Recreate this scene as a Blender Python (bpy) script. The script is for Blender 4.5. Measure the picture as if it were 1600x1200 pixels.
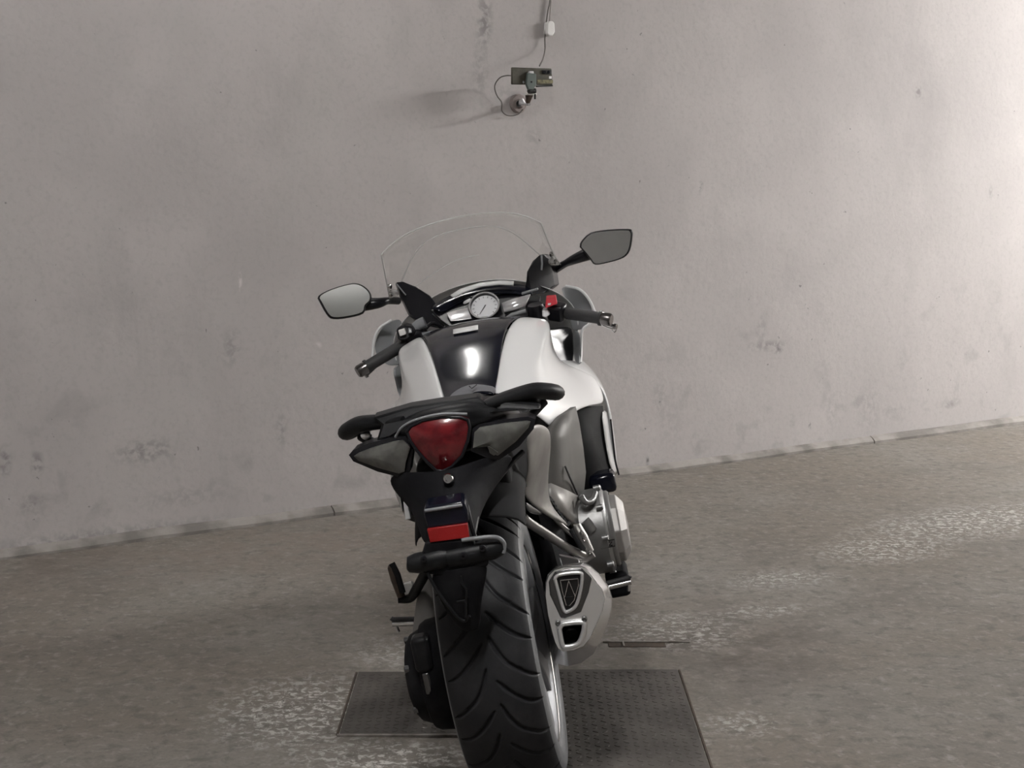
import bpy, bmesh, math, random
from mathutils import Vector, Matrix
random.seed(7)
for o in list(bpy.data.objects): bpy.data.objects.remove(o)
scene = bpy.context.scene
COL = scene.collection
# ------------------------------------------------------------------ camera
CAM_H, PITCH, FPX = 1.40, 0.1394, 2400.0
cam = bpy.data.cameras.new('camera'); camo = bpy.data.objects.new('camera', cam); COL.objects.link(camo)
cam.sensor_width = 36.0; cam.lens = 36.0 * FPX / 1600.0; cam.clip_start = 0.05
camo.location = (0, 0, CAM_H); camo.rotation_euler = (math.pi/2 - PITCH, 0, 0)
scene.camera = camo
# ------------------------------------------------------------------ world, exposure
world = bpy.data.worlds.new('world'); scene.world = world; world.use_nodes = True
world.node_tree.nodes['Background'].inputs[0].default_value = (0.02, 0.02, 0.022, 1)
world.node_tree.nodes['Background'].inputs[1].default_value = 1.0
scene.view_settings.view_transform = 'Standard'; scene.view_settings.look = 'None'
scene.view_settings.gamma = 1.0; scene.view_settings.use_curve_mapping = False
scene.view_settings.exposure = 1.12
# room frame: back wall passes (0,WY) and runs along WD; N points into the room
WYAW = math.atan(0.64); WY = 6.62
WD = Vector((math.cos(WYAW), math.sin(WYAW), 0)); WN = Vector((math.sin(WYAW), -math.cos(WYAW), 0))
W0 = Vector((0, WY, 0)); CEIL = 3.5
def room(t, n, z=0.0): return W0 + WD*t + WN*n + Vector((0, 0, z))
# lamps, all outside the picture: (side, t along wall, n from wall, z, yaw to wall, length, strength)
LAMPS = [('front', -1.3, 0.66, CEIL-0.09, 1.25, .5, 40.0),      # mirrored in the tank top
         ('behind', -2.96, 4.07, CEIL-0.09, 0.6, 1.5, 92.0),     # seen in the left mirror, lights the top faces
         ('right', 6.0, 2.5, CEIL-0.09, 0.6, 2.4, 400.0)]      # brightens the right end of the wall

# ------------------------------------------------------------------ pixel -> place helpers (1600x1200 frame)
BX, BY, BZ, PSI, LEAN = .0427, 3.349, .0138, .045, .1969
BIKE = Matrix.Translation((BX, BY, BZ)) @ Matrix.Rotation(-PSI, 4, 'Z') @ Matrix.Rotation(-LEAN, 4, 'Y')
BINV = BIKE.inverted()
def ray(px, py):
    u = (px-800)/FPX; w = (600-py)/FPX; c, s = math.cos(PITCH), math.sin(PITCH)
    return Vector((u, c + w*s, -s + w*c))
EYE = Vector((0, 0, CAM_H)); EYEB = BINV @ EYE
def U(px, py, y=None, x=None, z=None):
    d = BINV.to_3x3() @ ray(px, py)
    k, v = (0, x) if x is not None else (1, y) if y is not None else (2, z)
    return EYEB + d * ((v - EYEB[k]) / d[k])
def G(px, py, z=0.0):
    d = ray(px, py); return EYE + d*((z-CAM_H)/d.z)
def Wp(px, py, off=0.0):
    d = ray(px, py); p0 = W0 + WN*off
    return EYE + d * ((p0-EYE).dot(WN)/d.dot(WN))
def mx(p): return Vector((-p[0], p[1], p[2]))

# ------------------------------------------------------------------ materials
MATS = {}
def mat(name, col, rough=.5, metal=0., coat=0., spec=.5, noise=None, bump=0., bscale=80., emit=None, trans=0., ior=1.45):
    m = bpy.data.materials.new(name); m.use_nodes = True; nt = m.node_tree; b = nt.nodes['Principled BSDF']
    b.inputs['Base Color'].default_value = (*col, 1); b.inputs['Roughness'].default_value = rough
    b.inputs['Metallic'].default_value = metal; b.inputs['Coat Weight'].default_value = coat
    b.inputs['Coat Roughness'].default_value = .04
    b.inputs['Specular IOR Level'].default_value = spec
    b.inputs['Transmission Weight'].default_value = trans; b.inputs['IOR'].default_value = ior
    if emit:
        b.inputs['Emission Color'].default_value = (*emit[0], 1); b.inputs['Emission Strength'].default_value = emit[1]
    tc = nt.nodes.new('ShaderNodeTexCoord')
    if noise:                                   # (second colour, scale, low, high)
        n = nt.nodes.new('ShaderNodeTexNoise'); n.inputs['Scale'].default_value = noise[1]; n.inputs['Detail'].default_value = 6
        r = nt.nodes.new('ShaderNodeMapRange'); r.inputs[1].default_value = noise[2]; r.inputs[2].default_value = noise[3]
        mi = nt.nodes.new('ShaderNodeMix'); mi.data_type = 'RGBA'
        mi.inputs[6].default_value = (*col, 1); mi.inputs[7].default_value = (*noise[0], 1)
        nt.links.new(tc.outputs['Object'], n.inputs['Vector']); nt.links.new(n.outputs['Fac'], r.inputs[0])
        nt.links.new(r.outputs[0], mi.inputs[0]); nt.links.new(mi.outputs[2], b.inputs['Base Color'])
    if bump:
        n2 = nt.nodes.new('ShaderNodeTexNoise'); n2.inputs['Scale'].default_value = bscale; n2.inputs['Detail'].default_value = 5
        bp = nt.nodes.new('ShaderNodeBump'); bp.inputs['Strength'].default_value = bump; bp.inputs['Distance'].default_value = .002
        nt.links.new(tc.outputs['Object'], n2.inputs['Vector']); nt.links.new(n2.outputs['Fac'], bp.inputs['Height'])
        nt.links.new(bp.outputs[0], b.inputs['Normal'])
    MATS[name] = m; return m
mat('white_paint', (.86, .865, .87), .32, coat=.8)
mat('gloss_black', (.005, .006, .013), .15, spec=.38)
mat('panel_black', (.010, .010, .013), .30, spec=.4)
mat('matte_black', (.006, .006, .0075), .68, spec=.12, noise=((.016, .016, .018), 14, .45, .7), bump=.1, bscale=400)
mat('void_black', (.012, .012, .013), .8, spec=.25)
mat('rail_black', (.009, .0095, .011), .45, spec=.25, noise=((.018, .018, .020), 20, .5, .75), bump=.15, bscale=300)
mat('alloy', (.42, .41, .40), .42, .75, noise=((.30, .29, .28), 9, .4, .7), bump=.1, bscale=120)
mat('frame_grey', (.125, .121, .115), .5, .3, noise=((.11, .107, .10), 7, .35, .7))
mat('cover_grey', (.34, .33, .315), .42, .3, noise=((.21, .20, .19), 10, .4, .7))
mat('engine_grey', (.27, .27, .27), .42, .7, noise=((.18, .18, .18), 10, .4, .7), bump=.1, bscale=90)
mat('steel', (.82, .82, .83), .18, 1.0, noise=((.55, .54, .53), 12, .45, .75))
mat('chrome', (.85, .85, .86), .10, 1.0)
mat('exhaust_dark', (.16, .16, .165), .25, .9)
mat('tread_rubber', (.018, .0185, .021), .58, spec=.25, noise=((.027, .027, .030), 16, .4, .7), bump=.15, bscale=250)
mat('sidewall_rubber', (.13, .135, .143), .5, noise=((.17, .175, .183), 9, .4, .75))
mat('rim_alloy', (.30, .305, .32), .45, .3)
mat('red_lens', (.16, .010, .014), .16, coat=.6, noise=((.09, .005, .008), 22, .45, .6))
mat('red_plastic', (.62, .03, .05), .35)
mat('reflector_red', (.30, .012, .012), .3, bump=.3, bscale=900)
mat('smoke_lens', (.085, .085, .08), .28, coat=.35, noise=((.14, .14, .13), 30, .45, .7))
mat('grip_rubber', (.030, .030, .032), .5, bump=.4, bscale=700)
mat('cap_metal', (.16, .15, .15), .25, .9)
mat('mirror_silver', (.82, .84, .84), .03, 1.0)
mat('dial_white', (.93, .94, .97), .35)
mat('trim_silver', (.80, .80, .82), .22, .55)
mat('white_plastic', (.78, .77, .76), .4)
mat('label_white', (.82, .82, .82), .5)
mat('seat_grey', (.17, .17, .185), .6, bump=.3, bscale=500)
mat('grey_plastic', (.24, .25, .265), .3)
mat('lining_grey', (.33, .34, .35), .3)
mat('bright_steel', (.88, .88, .88), .36, .7)
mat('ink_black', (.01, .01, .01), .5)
mat('brass', (.40, .30, .14), .35, .9)
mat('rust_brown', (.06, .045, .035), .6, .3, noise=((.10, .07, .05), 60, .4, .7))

def node(nt, t, **kw):
    n = nt.nodes.new(t)
    for k, v in kw.items(): setattr(n, k, v)
    return n
def clear_mat(name, tint, gloss, edge):
    m = bpy.data.materials.new(name); m.use_nodes = True; nt = m.node_tree; nt.nodes.clear()
    out = node(nt, 'ShaderNodeOutputMaterial'); tr = node(nt, 'ShaderNodeBsdfTransparent'); tr.inputs[0].default_value = (*tint, 1)
    gl = node(nt, 'ShaderNodeBsdfGlossy'); gl.inputs['Roughness'].default_value = .05; gl.inputs[0].default_value = (.9, .9, .9, 1)
    lw = node(nt, 'ShaderNodeLayerWeight'); pw_ = node(nt, 'ShaderNodeMath', operation='POWER'); pw_.inputs[1].default_value = 4
    mr = node(nt, 'ShaderNodeMapRange'); mr.inputs[3].default_value = gloss; mr.inputs[4].default_value = edge
    mi = node(nt, 'ShaderNodeMixShader')
    nt.links.new(lw.outputs['Facing'], pw_.inputs[0]); nt.links.new(pw_.outputs[0], mr.inputs[0]); nt.links.new(mr.outputs[0], mi.inputs[0])
    nt.links.new(tr.outputs[0], mi.inputs[1]); nt.links.new(gl.outputs[0], mi.inputs[2]); nt.links.new(mi.outputs[0], out.inputs[0])
    MATS[name] = m
clear_mat('screen_clear', (.985, .985, .98), .012, .5)
def frosted(name, col, fac):
    m = bpy.data.materials.new(name); m.use_nodes = True; nt = m.node_tree; b = nt.nodes['Principled BSDF']
    b.inputs['Base Color'].default_value = (*col, 1); b.inputs['Roughness'].default_value = .15; b.inputs['Alpha'].default_value = fac
    MATS[name] = m
frosted('screen_edge', (.80, .80, .78), .5)
frosted('screen_bead', (.72, .72, .70), .45)

# ------------------------------------------------------------------ mesh helpers
def link(name, verts, faces, material, parent=None, smooth=True, sub=0, bevel=0., solid=0., off=0., ang=38, seg=2, mats=None, fm=None):
    me = bpy.data.meshes.new(name); me.from_pydata([tuple(v) for v in verts], [], faces); me.validate()
    bm = bmesh.new(); bm.from_mesh(me); bmesh.ops.remove_doubles(bm, verts=bm.verts, dist=1e-5) if fm is None else None
    if not solid: bmesh.ops.recalc_face_normals(bm, faces=bm.faces)
    bm.to_mesh(me); bm.free()
    for mm in (mats or [material]): me.materials.append(MATS[mm] if isinstance(mm, str) else mm)
    if fm is not None:
        for p, k in zip(me.polygons, fm): p.material_index = k
    if smooth:
        me.shade_smooth()
        if ang < 180 and not sub: me.set_sharp_from_angle(angle=math.radians(ang))
    o = bpy.data.objects.new(name, me); COL.objects.link(o)
    if parent is not None: o.parent = parent
    if solid:
        s = o.modifiers.new('solid', 'SOLIDIFY'); s.thickness = solid; s.offset = off
    if bevel:
        b = o.modifiers.new('bevel', 'BEVEL'); b.width = bevel; b.segments = seg; b.limit_method = 'ANGLE'; b.angle_limit = math.radians(32)
        b.harden_normals = False
    if sub:
        s = o.modifiers.new('sub', 'SUBSURF'); s.levels = sub; s.render_levels = sub
    return o
def loft(rings, closed=True, caps=True):
    n = len(rings[0]); v = [p for r in rings for p in r]; f = []
    for i in range(len(rings)-1):
        for j in range(n if closed else n-1):
            a = i*n+j; b = i*n+(j+1) % n; f.append((a, b, b+n, a+n))
    if caps and closed:
        f.append(tuple(range(n-1, -1, -1))); f.append(tuple(range((len(rings)-1)*n, len(rings)*n)))
    return v, f
def spline(pts, k=6):
    P = [Vector(p) for p in pts]; out = []
    for i in range(len(P)-1):
        p0 = P[i-1] if i else P[0]*2-P[1]; p1, p2 = P[i], P[i+1]; p3 = P[i+2] if i+2 < len(P) else P[-1]*2-P[-2]
        for j in range(k):
            t = j/k
            out.append(.5*((2*p1)+(p2-p0)*t+(2*p0-5*p1+4*p2-p3)*t*t+(3*p1-p0-3*p2+p3)*t**3))
    out.append(P[-1]); return out
def tubev(path, rad, n=12, flat=1.0, upv=(0, 0, 1)):
    P = [Vector(p) for p in path]; m = len(P)
    if not isinstance(rad, (list, tuple)): rad = [rad]*m
    elif len(rad) != m: rad = [rad[min(len(rad)-1, int(i/(m-1)*(len(rad)-1)))]*(1-((i/(m-1)*(len(rad)-1)) % 1)) + rad[min(len(rad)-1, int(i/(m-1)*(len(rad)-1))+1)]*((i/(m-1)*(len(rad)-1)) % 1) for i in range(m)]
    rings = []; prev = Vector(upv)
    for i in range(m):
        t = (P[min(i+1, m-1)]-P[max(i-1, 0)]).normalized()
        a = (prev - t*prev.dot(t))
        if a.length < 1e-4: a = t.orthogonal()
        a.normalize(); b = t.cross(a); prev = a
        rings.append([P[i]+(a*math.cos(q)*flat+b*math.sin(q))*rad[i] for q in [2*math.pi*k/n for k in range(n)]])
    return loft(rings)
def tube(name, path, rad, material, parent, n=12, k=0, flat=1.0, upv=(0, 0, 1), **kw):
    if k: path = spline(path, k)
    v, f = tubev(path, rad, n, flat, upv); return link(name, v, f, material, parent, ang=50, **kw)
def lathev(prof, c, axis, n=48, a0=0., a1=2*math.pi):
    """prof: (axial, radius); axis: unit vector"""
    ax = Vector(axis).normalized(); e1 = ax.orthogonal().normalized() if abs(ax.x) < .9 else Vector((0, 0, 1)); e1 = (e1-ax*e1.dot(ax)).normalized(); e2 = ax.cross(e1)
    full = abs(a1-a0-2*math.pi) < 1e-6; m = n if full else n+1; v = []; f = []
    for i in range(m):
        q = a0+(a1-a0)*i/n
        for (s, r) in prof: v.append(Vector(c)+ax*s+(e1*math.cos(q)+e2*math.sin(q))*r)
    k = len(prof)
    for i in range(n):
        for j in range(k-1):
            a = i*k+j; b = ((i+1) % m)*k+j; f.append((a, a+1, b+1, b))
    return v, f
def lathe(name, prof, c, axis, material, parent, n=48, a0=0., a1=2*math.pi, **kw):
    v, f = lathev(prof, c, axis, n, a0, a1); return link(name, v, f, material, parent, **kw)
def prism(name, outline, vec, material, parent, bevel=.002, **kw):
    P = [Vector(p) for p in outline]; n = len(P); vec = Vector(vec)
    v = P+[p+vec for p in P]
    f = [tuple(range(n)), tuple(range(2*n-1, n-1, -1))]+[(i, i+n, (i+1) % n+n, (i+1) % n) for i in range(n)]
    return link(name, v, f, material, parent, bevel=bevel, **kw)
def grid(name, rows, material, parent, sub=2, solid=.006, off=0., **kw):
    v, f = loft([[Vector(p) for p in r] for r in rows], closed=False, caps=False)
    return link(name, v, f, material, parent, sub=sub, solid=solid, off=off, **kw)
def pgrid(name, rows, material, parent, mirror=False, **kw):
    R = [[U(*p) for p in r] for r in rows]
    if mirror: R = [[mx(p) for p in r] for r in R]
    return grid(name, R, material, parent, **kw)
def box(name, c, size, material, parent, bevel=.003, rot=None, taper=None, **kw):
    c = Vector(c); h = Vector(size)/2; v = []
    for z in (-1, 1):
        tp = 1 if (taper is None or z < 0) else taper
        for x, y in ((-1, -1), (1, -1), (1, 1), (-1, 1)): v.append(Vector((x*h.x*tp, y*h.y*tp, z*h.z)))
    if rot is not None: v = [rot @ p for p in v]
    f = [(3, 2, 1, 0), (4, 5, 6, 7), (0, 1, 5, 4), (1, 2, 6, 5), (2, 3, 7, 6), (3, 0, 4, 7)]
    return link(name, [p+c for p in v], f, material, parent, bevel=bevel, **kw)
def tag(o, label=None, cat=None, group=None, kind=None):
    for k, v in (('label', label), ('category', cat), ('group', group), ('kind', kind)):
        if v: o[k] = v
    return o
def empty(name, loc=(0, 0, 0)):
    o = bpy.data.objects.new(name, None); COL.objects.link(o); o.location = loc; return o

# ================================================================== ROOM
def wall_material(name, base, stain=True):
    m = bpy.data.materials.new(name); m.use_nodes = True; nt = m.node_tree; b = nt.nodes['Principled BSDF']; b.inputs['Roughness'].default_value = .85
    b.inputs['Specular IOR Level'].default_value = .2
    tc = node(nt, 'ShaderNodeTexCoord')
    def noise(scale, detail, lo, hi, vec=None, dist=0.):
        n = node(nt, 'ShaderNodeTexNoise'); n.inputs['Scale'].default_value = scale; n.inputs['Detail'].default_value = detail; n.inputs['Distortion'].default_value = dist
        nt.links.new(vec or tc.outputs['Object'], n.inputs['Vector'])
        r = node(nt, 'ShaderNodeMapRange'); r.inputs[1].default_value = lo; r.inputs[2].default_value = hi; nt.links.new(n.outputs['Fac'], r.inputs[0]); return r.outputs[0]
    cur = None
    def mix(fac, col, amt=1.0, prev=None):
        mi = node(nt, 'ShaderNodeMix', data_type='RGBA'); mi.inputs[7].default_value = (*col, 1)
        if prev is None: mi.inputs[6].default_value = (*base, 1)
        else: nt.links.new(prev, mi.inputs[6])
        ml = node(nt, 'ShaderNodeMath', operation='MULTIPLY'); ml.inputs[1].default_value = amt
        nt.links.new(fac, ml.inputs[0]); nt.links.new(ml.outputs[0], mi.inputs[0]); return mi.outputs[2]
    dark = tuple(c*.72 for c in base); lite = tuple(min(1, c*1.18) for c in base)
    cur = mix(noise(1.3, 6, .42, .68), dark, .32)
    cur = mix(noise(3.1, 7, .52, .72), lite, .3, cur)
    cur = mix(noise(55, 3, .5, .8), dark, .35, cur)
    if stain:
        mp = node(nt, 'ShaderNodeMapping'); mp.inputs['Scale'].default_value = (1.0, 1.0, .45); nt.links.new(tc.outputs['Object'], mp.inputs[0])
        cur = mix(noise(3.2, 10, .58, .78, mp.outputs[0], .2), tuple(c*.6 for c in base), .28, cur)
        # scuffs that grow towards the foot of the wall
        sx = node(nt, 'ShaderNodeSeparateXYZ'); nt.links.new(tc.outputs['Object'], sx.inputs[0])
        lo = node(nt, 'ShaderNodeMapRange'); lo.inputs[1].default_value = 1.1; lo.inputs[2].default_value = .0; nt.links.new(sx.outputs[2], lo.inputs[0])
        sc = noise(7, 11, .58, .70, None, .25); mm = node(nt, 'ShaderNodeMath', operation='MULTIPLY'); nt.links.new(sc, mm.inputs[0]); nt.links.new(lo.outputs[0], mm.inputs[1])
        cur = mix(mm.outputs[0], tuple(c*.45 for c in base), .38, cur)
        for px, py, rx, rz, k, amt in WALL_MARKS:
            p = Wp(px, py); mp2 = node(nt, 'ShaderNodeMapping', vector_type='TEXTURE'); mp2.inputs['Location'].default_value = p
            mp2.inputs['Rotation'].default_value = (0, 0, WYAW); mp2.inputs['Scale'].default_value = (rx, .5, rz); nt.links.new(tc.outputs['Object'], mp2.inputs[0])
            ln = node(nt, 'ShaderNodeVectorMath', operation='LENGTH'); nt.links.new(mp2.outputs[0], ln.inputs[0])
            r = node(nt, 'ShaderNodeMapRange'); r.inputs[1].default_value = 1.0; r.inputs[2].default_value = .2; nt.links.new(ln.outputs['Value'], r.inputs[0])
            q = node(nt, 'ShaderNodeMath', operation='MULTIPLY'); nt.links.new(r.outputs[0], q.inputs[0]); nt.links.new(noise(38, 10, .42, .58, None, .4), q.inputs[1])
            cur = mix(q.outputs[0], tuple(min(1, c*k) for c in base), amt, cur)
        ch = noise(30, 4, .73, .76, None, .3); cur = mix(ch, tuple(c*.35 for c in base), .7, cur)
    nt.links.new(cur, b.inputs['Base Color'])
    n = node(nt, 'ShaderNodeTexNoise'); n.inputs['Scale'].default_value = 26; n.inputs['Detail'].default_value = 8; nt.links.new(tc.outputs['Object'], n.inputs['Vector'])
    bp = node(nt, 'ShaderNodeBump'); bp.inputs['Strength'].default_value = .35; bp.inputs['Distance'].default_value = .004
    nt.links.new(n.outputs['Fac'], bp.inputs['Height']); nt.links.new(bp.outputs[0], b.inputs['Normal'])
    MATS[name] = m
# scuffs and scratches: pixel, half width, half height, tone, strength
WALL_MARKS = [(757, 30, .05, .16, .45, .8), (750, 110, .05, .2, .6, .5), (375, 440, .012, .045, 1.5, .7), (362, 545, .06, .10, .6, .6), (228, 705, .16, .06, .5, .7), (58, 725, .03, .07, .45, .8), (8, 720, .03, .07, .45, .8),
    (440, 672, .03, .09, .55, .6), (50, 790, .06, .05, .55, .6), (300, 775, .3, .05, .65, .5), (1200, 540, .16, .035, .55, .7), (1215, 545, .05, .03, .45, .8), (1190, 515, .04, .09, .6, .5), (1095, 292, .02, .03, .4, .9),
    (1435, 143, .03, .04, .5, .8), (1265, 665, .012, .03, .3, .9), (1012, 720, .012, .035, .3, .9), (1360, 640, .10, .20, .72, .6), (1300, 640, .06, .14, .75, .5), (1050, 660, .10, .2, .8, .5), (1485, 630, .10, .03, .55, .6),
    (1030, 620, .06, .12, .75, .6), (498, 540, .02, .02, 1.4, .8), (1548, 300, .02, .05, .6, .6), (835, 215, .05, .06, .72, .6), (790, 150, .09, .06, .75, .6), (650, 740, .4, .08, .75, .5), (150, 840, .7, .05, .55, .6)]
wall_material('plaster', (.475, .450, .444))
wall_material('plaster_plain', (.46, .45, .44), False)
wall_material('ceiling_paint', (.38, .375, .37), False)

def floor_material():
    m = bpy.data.materials.new('concrete'); m.use_nodes = True; nt = m.node_tree; b = nt.nodes['Principled BSDF']
    b.inputs['Roughness'].default_value = .72; b.inputs['Specular IOR Level'].default_value = .35
    tc = node(nt, 'ShaderNodeTexCoord'); V = tc.outputs['Object']
    def noise(scale, detail, lo, hi, vec=None, dist=0., rough=.55):
        n = node(nt, 'ShaderNodeTexNoise'); n.inputs['Scale'].default_value = scale; n.inputs['Detail'].default_value = detail
        n.inputs['Distortion'].default_value = dist; n.inputs['Roughness'].default_value = rough; nt.links.new(vec or V, n.inputs['Vector'])
        r = node(nt, 'ShaderNodeMapRange'); r.inputs[1].default_value = lo; r.inputs[2].default_value = hi; nt.links.new(n.outputs['Fac'], r.inputs[0]); return r.outputs[0]
    def mul(a, c):
        q = node(nt, 'ShaderNodeMath', operation='MULTIPLY'); nt.links.new(a, q.inputs[0])
        if isinstance(c, float): q.inputs[1].default_value = c
        else: nt.links.new(c, q.inputs[1])
        return q.outputs[0]
    def mix(prev, fac, col, amt=1.0):
        mi = node(nt, 'ShaderNodeMix', data_type='RGBA'); mi.inputs[7].default_value = (*col, 1)
        if isinstance(prev, tuple): mi.inputs[6].default_value = (*prev, 1)
        else: nt.links.new(prev, mi.inputs[6])
        nt.links.new(mul(fac, amt), mi.inputs[0]); return mi.outputs[2]
    def blob(cx, cy, rx, ry, rot=0., soft=.6):
        """ragged elliptical stain, 1 inside and 0 outside"""
        mp = node(nt, 'ShaderNodeMapping', vector_type='TEXTURE'); mp.inputs['Location'].default_value = (cx, cy, 0)
        mp.inputs['Rotation'].default_value = (0, 0, rot); mp.inputs['Scale'].default_value = (rx, ry, 1); nt.links.new(V, mp.inputs[0])
        ln = node(nt, 'ShaderNodeVectorMath', operation='LENGTH'); nt.links.new(mp.outputs[0], ln.inputs[0])
        r = node(nt, 'ShaderNodeMapRange'); r.inputs[1].default_value = 1.0; r.inputs[2].default_value = soft; nt.links.new(ln.outputs['Value'], r.inputs[0]); return r.outputs[0]
    base = (.195, .172, .146)
    cur = mix(base, noise(1.1, 5, .4, .65), (.235, .222, .205), .8)
    cur = mix(cur, noise(2.6, 8, .5, .68), (.15, .135, .118), .6)
    cur = mix(cur, noise(18, 10, .50, .66, dist=.3, rough=.7), (.10, .09, .08), .72)
    cur = mix(cur, noise(26, 10, .52, .68, dist=.3, rough=.72), (.34, .32, .295), .65)
    cur = mix(cur, noise(90, 3, .50, .75), (.12, .11, .10), .45)
    # reddish worn strip beside the wall, damp patch by the hatch, chalky wear patches
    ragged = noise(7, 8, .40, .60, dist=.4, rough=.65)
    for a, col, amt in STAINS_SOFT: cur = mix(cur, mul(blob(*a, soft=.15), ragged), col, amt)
    flake = noise(40, 10, .50, .58, dist=.5, rough=.72)
    for a, amt in STAINS_FLAKE: cur = mix(cur, mul(blob(*a, soft=.35), flake), (.58, .56, .53), amt)
    grit = noise(34, 6, .70, .735); cur = mix(cur, grit, (.05, .045, .04), .8)
    nt.links.new(cur, b.inputs['Base Color'])
    n = node(nt, 'ShaderNodeTexNoise'); n.inputs['Scale'].default_value = 30; n.inputs['Detail'].default_value = 9; nt.links.new(V, n.inputs['Vector'])
    bp = node(nt, 'ShaderNodeBump'); bp.inputs['Strength'].default_value = .4; bp.inputs['Distance'].default_value = .006
    nt.links.new(n.outputs['Fac'], bp.inputs['Height']); nt.links.new(bp.outputs[0], b.inputs['Normal']); MATS['concrete'] = m
def gs(px, py): p = G(px, py); return p.x, p.y
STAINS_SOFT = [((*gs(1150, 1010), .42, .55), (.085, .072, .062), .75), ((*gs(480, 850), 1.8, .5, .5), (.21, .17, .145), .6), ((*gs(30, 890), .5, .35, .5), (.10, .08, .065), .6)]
STAINS_FLAKE = [((*gs(480, 1110), .30, .34), .95), ((*gs(610, 1185), .30, .14), .9), ((*gs(1530, 815), .75, .30, .5), .8), ((*gs(1380, 860), .35, .22, .4), .75),
                ((*gs(1220, 905), .25, .14, .4), .6), ((*gs(1050, 985), .28, .26), .6), ((*gs(1160, 1130), .12, .12), .6), ((*gs(1060, 1150), .09, .30), .6), ((*gs(650, 1020), .25, .2), .45), ((*gs(1190, 955), .2, .1, .3), .5)]
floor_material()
T0, T1, N1 = -6.5, 7.5, 9.5
def slab(name, pts, vec, material):
    o = prism(name, pts, vec, material, None, bevel=0, smooth=False); tag(o, kind='structure'); return o
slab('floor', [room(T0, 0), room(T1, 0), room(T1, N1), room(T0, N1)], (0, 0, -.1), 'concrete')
slab('ceiling', [room(T0, 0, CEIL), room(T1, 0, CEIL), room(T1, N1, CEIL), room(T0, N1, CEIL)], (0, 0, .1), 'ceiling_paint')
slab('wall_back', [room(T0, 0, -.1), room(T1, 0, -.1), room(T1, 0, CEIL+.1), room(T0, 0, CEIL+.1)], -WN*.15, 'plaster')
slab('wall_front', [room(T0, N1, -.1), room(T1, N1, -.1), room(T1, N1, CEIL+.1), room(T0, N1, CEIL+.1)], WN*.15, 'plaster_plain')
slab('wall_left', [room(T0, 0, -.1), room(T0, N1, -.1), room(T0, N1, CEIL+.1), room(T0, 0, CEIL+.1)], -WD*.15, 'plaster_plain')
slab('wall_right', [room(T1, 0, -.1), room(T1, N1, -.1), room(T1, N1, CEIL+.1), room(T1, 0, CEIL+.1)], WD*.15, 'plaster_plain')
# cement skirting at the foot of the wall: chamfered, in cast lengths that meet unevenly
mat('skirting_cement', (.30, .28, .262), .85, noise=((.17, .157, .145), 7, .40, .62), bump=.5, bscale=40)
bb = empty('baseboard_back', room(0, 0, 0)); tag(bb, kind='structure')
t = T0
while t < T1-.05:
    L = random.uniform(1.1, 1.7); t2 = min(T1, t+L); h = random.uniform(.026, .032); d = random.uniform(.03, .04)
    sec = lambda tt, dh: [room(tt, 0, 0), room(tt, d, 0), room(tt, d, h*.45+dh), room(tt, d*.55, h+dh), room(tt, .006, h*1.25+dh), room(tt, 0, h*1.3+dh)]
    v, f = loft([[p-room(0, 0, 0) for p in sec(t+(t2-t)*k/6, random.uniform(-.004, .004))] for k in range(7)])
    link('cement_length', v, f, 'skirting_cement', bb, smooth=False); t = t2+.004

# ------------------------------------------------------------------ ceiling lamps
def lamp(side, t, n, z, yaw, L, power, label):
    r = empty('batten_lamp_%s_offscreen' % side, room(t, n, z)); r.rotation_euler = (0, 0, WYAW+yaw)
    tag(r, label, 'lamp', 'batten lamps of the garage')
    box('housing', (0, 0, .045), (L+.06, .12, .07), 'white_plastic', r, .006)
    mat('tube_%d' % power, (.9, .9, .9), .4, emit=((1.0, .98, .955), power))
    for s, q in ((-1, 'first'), (1, 'second')):
        tube('%s_tube_%s_offscreen' % (q, side), [(-L/2, s*.035, -.012), (L/2, s*.035, -.012)], .016, 'tube_%d' % power, r, n=14)
        box('end_holder', (s*(L/2+.012), 0, -.01), (.024, .11, .05), 'white_plastic', r, .003)
LL = ['short white twin tube batten lamp on the ceiling close to the grey wall', 'white twin tube batten lamp on the ceiling reflected in the left mirror', 'long bright twin tube batten lamp lighting the palest end of the wall']
for a, l in zip(LAMPS, LL): lamp(*a, l)

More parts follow.
